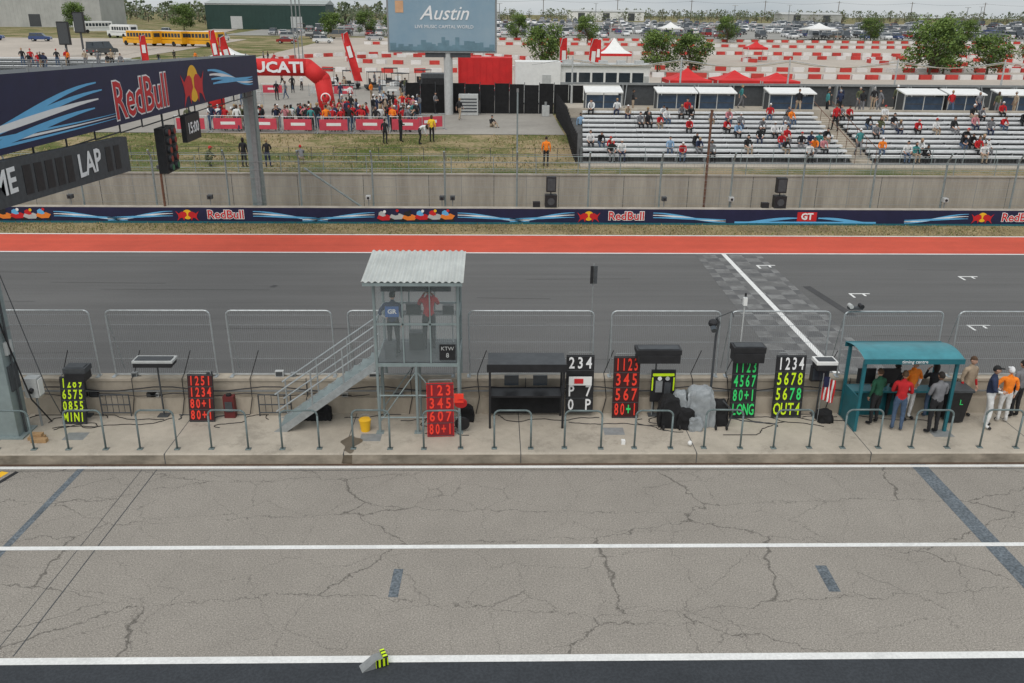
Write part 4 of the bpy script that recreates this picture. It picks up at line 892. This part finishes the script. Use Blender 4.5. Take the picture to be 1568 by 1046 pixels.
for k in range(3): b.path([(-26+.3*k,120+k,3),(-26+.3*k,120+k,14)],.08,m_grey)
b.done('flag_poles')

# ------------------------------------------------------------ people
m_eye=M('eye_dark',(.03,.02,.02),.3,.1,5); m_lip=M('lip',(.35,.13,.11),.6,.1,5)
BASE=dict(pel=(0,0,.97),wai=(0,.01,1.12),che=(0,.0,1.33),nec=(0,.012,1.475),heb=(0,0,1.56),head=(0,-.012,1.655),
 hip=(.095,0,.90),kne=(.105,-.01,.50),ank=(.11,.03,.09),toe=(.125,-.14,.045),
 sho=(.185,.01,1.42),elb=(.245,.04,1.14),wri=(.24,-.05,.90),pal=(.235,-.075,.83))
def P(**k): 
    d={}
    for n,v in BASE.items():
        if n in ('hip','kne','ank','toe','sho','elb','wri','pal'):
            d[n+'L']=v; d[n+'R']=(-v[0],v[1],v[2])
        else: d[n]=v
    for n,v in k.items():
        if n in ('hip','kne','ank','toe','sho','elb','wri','pal'): d[n+'L']=v; d[n+'R']=(-v[0],v[1],v[2])
        else: d[n]=v
    return d
POSES={
 'stand':P(),
 'weight':P(pel=(.02,0,.97),kneR=(-.12,-.06,.50),ankR=(-.15,-.02,.09),toeR=(-.2,-.17,.045),elbR=(-.26,-.05,1.15),wriR=(-.16,-.24,1.1),palR=(-.13,-.3,1.1)),
 'hips':P(elbL=(.36,.06,1.18),wriL=(.20,-.04,1.02),palL=(.15,-.07,1.0)),
 'phone':P(elbL=(.25,-.16,1.22),wriL=(.12,-.34,1.42),palL=(.08,-.37,1.48),elbR=(-.25,-.14,1.22),wriR=(-.12,-.34,1.40),palR=(-.08,-.37,1.46)),
 'armsfront':P(elb=(.25,-.02,1.14),wri=(.08,-.24,1.12),pal=(.02,-.27,1.12)),
 'walk':P(kneL=(.1,-.16,.53),ankL=(.1,-.20,.12),toeL=(.11,-.36,.10),kneR=(-.1,.08,.50),ankR=(-.1,.30,.13),toeR=(-.11,.16,.04),wriL=(.25,.12,.92),palL=(.25,.12,.85),elbL=(.24,.12,1.15),wriR=(-.25,-.2,.95),palR=(-.25,-.25,.9)),
 'sit':P(pel=(0,.12,.53),wai=(0,.13,.69),che=(0,.09,.90),nec=(0,.05,1.04),heb=(0,.02,1.12),head=(0,.0,1.215),hip=(.1,.09,.51),kne=(.13,-.32,.50),ank=(.13,-.30,.09),toe=(.14,-.46,.045),sho=(.185,.07,.99),elb=(.24,-.02,.73),wri=(.17,-.22,.62),pal=(.15,-.29,.60)),
 'sitlean':P(pel=(0,.12,.53),wai=(0,.10,.69),che=(0,-.03,.87),nec=(0,-.12,.98),heb=(0,-.18,1.04),head=(0,-.22,1.12),hip=(.1,.09,.51),kne=(.15,-.32,.50),ank=(.12,-.26,.09),toe=(.14,-.42,.045),sho=(.18,-.05,.95),elb=(.2,-.25,.70),wri=(.08,-.40,.62),pal=(.03,-.44,.60)),
 'ground':P(pel=(0,.1,.12),wai=(0,.14,.28),che=(0,.12,.5),nec=(0,.08,.64),heb=(0,.05,.72),head=(0,.03,.82),hip=(.1,.06,.12),kne=(.16,-.28,.40),ank=(.13,-.52,.09),toe=(.14,-.66,.06),sho=(.185,.1,.59),elb=(.25,-.08,.40),wri=(.14,-.28,.44),pal=(.08,-.33,.44)),
 'bend':P(wai=(0,-.08,1.08),che=(0,-.27,1.17),nec=(0,-.40,1.20),heb=(0,-.46,1.18),head=(0,-.54,1.16),sho=(.18,-.34,1.15),elb=(.2,-.38,.88),wri=(.14,-.46,.66),pal=(.12,-.48,.59),kne=(.12,-.08,.52)),
 'crouch':P(pel=(0,.15,.42),wai=(0,.1,.57),che=(0,-.02,.76),nec=(0,-.08,.89),heb=(0,-.12,.96),head=(0,-.15,1.05),hip=(.1,.13,.40),kne=(.16,-.22,.52),ank=(.13,.0,.09),toe=(.14,-.16,.045),sho=(.18,-.04,.85),elb=(.2,-.24,.66),wri=(.1,-.38,.6),pal=(.06,-.42,.58)),
}
RAD=dict(pel=.125,wai=.118,che=.13,nec=.062,heb=.05,hip=.095,kne=.062,ank=.043,toe=.042,sho=.07,elb=.047,wri=.029,pal=.034)
def head_parts(bm,c,hair,cap,turn=0):
    from bmesh import ops
    T0=Matrix.Translation(c)@Matrix.Rotation(turn,4,'Z')
    def part(mat,fn,mi,sub='uv',seg=16,rg=12,dele=None):
        bmt=bmesh.new()
        if sub=='uv': ops.create_uvsphere(bmt,u_segments=seg,v_segments=rg,radius=1)
        else: ops.create_icosphere(bmt,subdivisions=1,radius=1)
        for v in bmt.verts: v.co=Vector(fn(v.co))
        if dele: ops.delete(bmt,geom=[q for q in bmt.faces if dele(q.calc_center_median())],context='FACES')
        mp={v:bm.verts.new(T0@(mat@v.co)) for v in bmt.verts}
        for q in bmt.faces:
            try: nf=bm.faces.new([mp[v] for v in q.verts]); nf.material_index=mi; nf.smooth=True
            except ValueError: pass
        bmt.free()
    I=Matrix.Identity(4)
    def skull(k):
        def fn(v):
            x,y,z=v.x*.078*k,v.y*.097*k,v.z*.118*k
            if z<0: t=-z/.118; x*=1-.28*t*t; y=y*(1-.1*t)-.01*t
            return (x,y,z)
        return fn
    part(I,skull(1),0)
    if hair=='long': part(I,lambda v:(v.x*.09,v.y*.108+.012,v.z*.128 if v.z>0 else v.z*.20),5,dele=lambda p:p.y<-.03 and p.z<.05)
    else: part(I,skull(1.07),5,dele=lambda p:(p.z<.045 and p.y<.0) or p.z<-.045)
    if cap: part(I,lambda v:(v.x*.075,-.12+v.y*.07,.055+v.z*.008),5,seg=12,rg=4)
    part(Matrix.Translation((0,-.1,-.012)),lambda v:(v.x*.013,v.y*.02,v.z*.022+ (0 if v.y>-.3 else -.006)),0,'ico')
    for s in (-1,1):
        part(Matrix.Translation((s*.079,.0,-.003)),lambda v:(v.x*.012,v.y*.02,v.z*.03),0,'ico')
        part(Matrix.Translation((s*.03,-.088,.006)),lambda v:(v.x*.013,v.y*.007,v.z*.008),6,'ico')
    part(Matrix.Translation((0,-.088,-.052)),lambda v:(v.x*.024,v.y*.007,v.z*.006),7,'ico')
PM={}
def person_mesh(pose,hair='short',cap=False,hi=False,turn=0):
    key=(pose,hair,cap,hi,turn)
    if key in PM: return PM[key]
    p=POSES[pose]; V=[];Rr=[];E=[];S=[];roots=[]
    idx={}
    def av(n,co,r): idx[n]=len(V); V.append(Vector(co)); Rr.append(r); return idx[n]
    for n in ('pel','wai','che','nec','heb'): av(n,p[n],RAD[n])
    roots.append(0)
    def ed(a,c,l): E.append((idx[a],idx[c])); S.append((V[idx[a]],V[idx[c]],l))
    ed('pel','wai',1); ed('wai','che',1); ed('che','nec',1); ed('nec','heb',0)
    for s in 'LR':
        for n in ('hip','kne','ank','toe','sho','elb','wri','pal'): av(n+s,p[n+s],RAD[n])
        av('thi'+s,V[idx['hip'+s]].lerp(V[idx['kne'+s]],.4),.082); av('cal'+s,V[idx['kne'+s]].lerp(V[idx['ank'+s]],.3),.06)
        ed('pel','hip'+s,3); ed('hip'+s,'thi'+s,3); ed('thi'+s,'kne'+s,3); ed('kne'+s,'cal'+s,3); ed('cal'+s,'ank'+s,3); ed('ank'+s,'toe'+s,4)
        ed('che','sho'+s,1); ed('sho'+s,'elb'+s,1); ed('elb'+s,'wri'+s,2); ed('wri'+s,'pal'+s,0)
        w=V[idx['wri'+s]]; q=V[idx['pal'+s]]; d=(q-w).normalized(); side=d.cross(Vector((1 if s=='L' else -1,0,0)))
        if side.length<.2: side=d.cross(Vector((0,0,1)))
        side.normalize(); nrm=d.cross(side).normalized()
        if nrm.x*(1 if s=='L' else -1)>0: nrm=-nrm
        for k,(of,L) in enumerate(((-.028,.062),(-.010,.078),(.009,.084),(.027,.076))):
            a=q+side*of; i0=len(V); pts=[a,a+d*L*.55+nrm*.008,a+d*L*.9+nrm*.03,a+d*L*1.05+nrm*.052]
            for j,pt in enumerate(pts): V.append(pt); Rr.append(.0105-.0012*j)
            roots.append(i0)
            for j in range(3): E.append((i0+j,i0+j+1)); S.append((pts[j],pts[j+1],0))
        a=q-d*.03+side*.025; i0=len(V); pts=[a,a+d*.025+side*.03+nrm*.01,a+d*.06+side*.038+nrm*.025]
        for j,pt in enumerate(pts): V.append(pt); Rr.append(.012-.0015*j)
        roots.append(i0)
        for j in range(2): E.append((i0+j,i0+j+1)); S.append((pts[j],pts[j+1],0))
    me=bpy.data.meshes.new('tmp'); me.from_pydata([tuple(v) for v in V],E,[]); o=bpy.data.objects.new('tmp',me); COL.objects.link(o)
    sk=o.modifiers.new('s','SKIN'); sk.use_smooth_shade=True
    for i,sv in enumerate(me.skin_vertices[0].data): sv.radius=(Rr[i],Rr[i]); sv.use_root=(i in roots)
    ss=o.modifiers.new('u','SUBSURF'); ss.levels=2 if hi else 1; ss.render_levels=ss.levels
    dg=bpy.context.evaluated_depsgraph_get(); dg.update(); ev=o.evaluated_get(dg); em=bpy.data.meshes.new_from_object(ev)
    bpy.data.objects.remove(o)
    bm=bmesh.new(); bm.from_mesh(em)
    for fc in bm.faces:
        c=fc.calc_center_median(); best=9;bl=1
        for a,e,l in S:
            ab=e-a; t=max(0,min(1,(c-a).dot(ab)/max(1e-9,ab.length_squared))); dd=(c-(a+ab*t)).length-(.05 if l in(1,3) else 0)
            if dd<best: best=dd;bl=l
        fc.material_index=bl; fc.smooth=True
    for v in bm.verts:
        if any(q.material_index in (1,3) for q in v.link_faces): v.co+=v.normal*(.010*mnoise.noise(v.co*14)+.006*mnoise.noise(v.co*30))
    head_parts(bm,Vector(p['head']),hair,cap,turn)
    out=bpy.data.meshes.new('person_mesh'); bm.to_mesh(out); bm.free(); bpy.data.meshes.remove(em)
    for m in (skin[0],cloth[0],cloth[0],cloth[1],m_black,hairs[0],m_eye,m_lip): out.materials.append(m)
    PM[key]=out; return out
skin=[M('skin_a',(.55,.33,.24),.6,.08,6),M('skin_b',(.45,.26,.18),.6,.08,6),M('skin_c',(.24,.13,.08),.6,.08,6)]
hairs=[M('hair_'+n,c,.8,.2,20) for n,c in (('dark',(.02,.015,.012)),('brown',(.08,.045,.025)),('blond',(.35,.24,.12)),('grey',(.35,.34,.33)),('cap_black',(.015,.015,.015)),('cap_red',(.45,.02,.02)),('cap_white',(.7,.7,.7)))]
cloth=[M('cloth_'+n,c,.9,.18,8) for n,c in (('black',(.02,.02,.022)),('navy',(.025,.035,.075)),('red',(.46,.018,.022)),('white',(.66,.66,.65)),('grey',(.18,.18,.19)),('lightblue',(.22,.35,.5)),('olive',(.09,.10,.05)),('orange',(.85,.22,.02)),('yellow',(.8,.52,.03)),('tan',(.36,.28,.2)),('jeans',(.07,.11,.18)),('teal',(.05,.22,.22)),('pink',(.5,.2,.22)),('dgreen',(.02,.09,.05)))]
CL={k:c for k,c in zip(('black','navy','red','white','grey','lightblue','olive','orange','yellow','tan','jeans','teal','pink','dgreen'),cloth)}
HR={k:c for k,c in zip(('dark','brown','blond','grey','capblack','capred','capwhite'),hairs)}
rp=random.Random(21)
tops=['black']*7+['red']*4+['grey']*4+['white']*3+['navy']*3+['lightblue','olive','tan','teal','orange','pink','red','black']
bots=['jeans']*5+['black']*5+['tan']*2+['grey']*2+['navy']
def person(x,y,z,face,pose='stand',top=None,bot=None,sleeve=None,hair=None,hairtype=None,cap=None,hi=False,s=None,sk=None,name='spectator',shoe=None,turn=0):
    hair=hair or rp.choice(['dark','dark','brown','blond','grey','capblack','capred','capwhite'])
    ht=hairtype or ('long' if (rp.random()<.25 and not hair.startswith('cap')) else 'short'); cap=hair.startswith('cap')
    me=person_mesh(pose,ht,cap,hi,turn); o=bpy.data.objects.new(name,me); COL.objects.link(o)
    o.location=(x,y,z); o.rotation_euler=(0,0,rad(face)); s=s or rp.uniform(.94,1.05); o.scale=(s,s,s)
    top=top or rp.choice(tops); bot=bot or rp.choice(bots); skn=sk if sk is not None else rp.choice([0,0,1,1,2])
    sl=CL[sleeve] if sleeve else (skin[skn] if (sleeve is None and rp.random()<.5) else CL[top])
    for i,m in enumerate((skin[skn],CL[top],sl,CL[bot],CL[shoe] if shoe else m_black,HR[hair])):
        o.material_slots[i].link='OBJECT'; o.material_slots[i].material=m
    return o
pl=dict(hi=True)
person(10.62,21.75,.3,200,'weight','dgreen','black','dgreen','brown','short',name='team_member',**pl)
person(11.12,21.38,.3,160,'armsfront','red','jeans','red','brown','short',name='team_member',**pl)
person(11.72,22.1,.3,20,'hips','orange','white','white','capred','short',name='track_marshal',**pl)
person(12.02,21.2,.3,190,'armsfront','grey','black','grey','dark','short',name='team_member',**pl)
person(11.3,22.2,.3,150,'stand','black','black',None,'capblack','short',name='team_member',**pl)
person(12.4,22.2,.3,170,'phone','black','jeans','black','dark','long',name='team_member',**pl)
person(13.72,21.6,.3,60,'weight','navy','white','white','capblack','short',name='team_member',**pl)
person(14.35,21.9,.3,170,'hips','orange','white','white','capwhite','short',name='track_marshal',**pl)
person(13.45,22.3,.3,20,'stand','tan','tan','red','brown','short',name='team_member',**pl)
person(14.85,22.2,.3,200,'stand','grey','black','grey','dark','short',name='team_member',**pl)
person(-2.68,21.9,F,175,'hips','navy','black','white','capblack','short',name='track_marshal',**pl)
person(-1.75,22.2,F,185,'phone','red','black','red','capblack','short',name='track_marshal',**pl)
b=MB(); b.box(-2.86,-2.5,21.71,21.73,F+1.13,F+1.42,M('bib_blue',(.04,.12,.35),.7,.1,4)); tb=b.done('bib_number')
text("GR",(-2.68,21.705,F+1.28),.17,m_wht2,tb,bold=.006)
def gp(x,y,*a,**k): return person(x,y,tz(y),*a,**k)
gp(-7.3,59.6,170,'stand','black','black','black','capblack'); gp(-6.3,60.2,120,'armsfront','black','black','black','dark'); gp(-5.0,59.6,90,'bend','white','black','white','dark'); gp(-4.2,60.2,170,'stand','yellow','black','yellow','brown')
gp(-.1,66.5,40,'ground','black','tan','black','dark'); gp(3.2,53.6,175,'stand','orange','black','orange','dark'); gp(6.0,61.5,0,'stand','lightblue','black','lightblue','dark')
gp(-15.0,53.0,170,'stand','black','black','black'); gp(-13.6,53.0,185,'weight','black','navy','black'); gp(-17.2,53.2,100,'crouch','olive','olive','olive'); gp(-11.8,54.0,200,'crouch','grey','tan')
for i in range(66):
    t=rp.random(); x=-22+16*t**.8; y=63.1+abs(rp.gauss(0,1.3)); person(x,y,3.03,rp.choice([0,15,-20,180,90,170,200]),rp.choice(['stand','hips','phone','armsfront','weight','walk']))
for i in range(40):
    x=rp.gauss(-8.5,2.3); y=rp.uniform(66,76); person(x,y,3.03,rp.uniform(0,360),rp.choice(['stand','walk','phone','armsfront','weight']))
for i in range(45):
    x=rp.uniform(-38,-2); y=rp.uniform(78,104); person(x,y,3.04,rp.uniform(0,360),rp.choice(['stand','walk','weight','hips','walk']))
for i in range(34):
    x=rp.uniform(-60,-35); rr=rp.choice([0,1,2]); 
    if rr==0: person(x,86.8,5.5,rp.uniform(-20,20),'stand')
    else: person(x,87.9+1.5*(rr-1),5.5+(0 if rr==1 else .2),rp.uniform(-20,20),'weight')
for i in range(16): y=rp.uniform(110,150); person(rp.uniform(-60,-30),y,tz(y)+.05,rp.uniform(0,360),'walk')
taken=set()
def seat(x,row):
    key=(round(x/.62),row)
    if key in taken or row<0 or row>=nr: return
    for (p,q) in AIS:
        if p-.3<x<q+.3: return
    if x<gx0+.07*row+.4: return
    taken.add(key); x=key[0]*.62+rp.uniform(-.06,.06)
    y=y0+pitch*row+.52; z=zf0+rise*row
    person(x,y,z,rp.uniform(-18,18),rp.choice(['sit','sit','sitlean']))
for (x,row,n,sx) in ((7.2,.5,7,.8),(10.5,6.5,8,1.0),(12.8,8,6,.8),(12.4,.6,6,.5),(15.6,5,4,.6),(18.2,3,9,1.0),(20.2,2,10,1.0),(19.5,5,4,1.2),(19,8.5,2,.8),(24.5,8,3,.5),(26.3,6.5,7,1.0),(21.8,.6,4,.4),(26,.7,7,1.0),(30,4,6,.9),(31.5,1.6,8,.9),(33,8,4,.8),(36.5,7,6,1.0),(37,3,4,1.2),(44,4,8,3),(52,4,8,3),(9,8,2,.8)):
    for k in range(n): seat(rp.gauss(x,sx),int(round(rp.gauss(row,1.1))))
for k in range(18): seat(rp.uniform(6,40),rp.randrange(nr))
for (x,y) in ((24,64),(25,64.3),(26.5,64),(28,64.5),(33,64),(35,64),(36.5,64.2),(10,64.2),(22,64.3),(19,68.5),(25.5,68),(26.5,68.2),(29,68),(31,68.5),(38,64.6),(27.5,67)): person(x,y,4.3,rp.choice([0,90,180,-90]),rp.choice(['stand','walk','armsfront']))
person(23.3,55.8,zf0+.3,0,'walk'); person(23.2,60,zf0+1.3,180,'walk')

# ------------------------------------------------------------ light: overcast sky
w=bpy.data.worlds.new("World"); SC.world=w; w.use_nodes=True; nt=w.node_tree; N=nt.nodes; L=nt.links
bg=N['Background']; sky=N.new('ShaderNodeTexSky'); sky.sky_type='NISHITA'; sky.sun_disc=False; sky.sun_elevation=rad(58); sky.sun_rotation=rad(200); sky.dust_density=3; sky.air_density=1.0
hs=N.new('ShaderNodeHueSaturation'); hs.inputs['Saturation'].default_value=.35; L.new(sky.outputs[0],hs.inputs['Color'])
tc=N.new('ShaderNodeTexCoord'); mp=N.new('ShaderNodeMapping'); mp.inputs['Scale'].default_value=(1,1,5); L.new(tc.outputs['Generated'],mp.inputs['Vector'])
nz=N.new('ShaderNodeTexNoise'); nz.inputs['Scale'].default_value=3; nz.inputs['Detail'].default_value=8; L.new(mp.outputs[0],nz.inputs['Vector'])
cr=N.new('ShaderNodeValToRGB'); cr.color_ramp.elements[0].position=.35; cr.color_ramp.elements[0].color=(4.6,5.2,5.6,1); cr.color_ramp.elements[1].position=.65; cr.color_ramp.elements[1].color=(7.0,7.3,7.4,1)
L.new(nz.outputs['Fac'],cr.inputs['Fac'])
mx=N.new('ShaderNodeMix'); mx.data_type='RGBA'; mx.inputs['Factor'].default_value=.62; L.new(hs.outputs[0],mx.inputs['A']); L.new(cr.outputs['Color'],mx.inputs['B'])
L.new(mx.outputs['Result'],bg.inputs['Color']); bg.inputs['Strength'].default_value=.135
sd=bpy.data.lights.new('sun','SUN'); sd.energy=1.3; sd.angle=rad(50); sd.color=(1,.95,.89)
so=bpy.data.objects.new('sun',sd); COL.objects.link(so); so.rotation_euler=(rad(32),0,rad(-20)); so.location=(0,0,40)
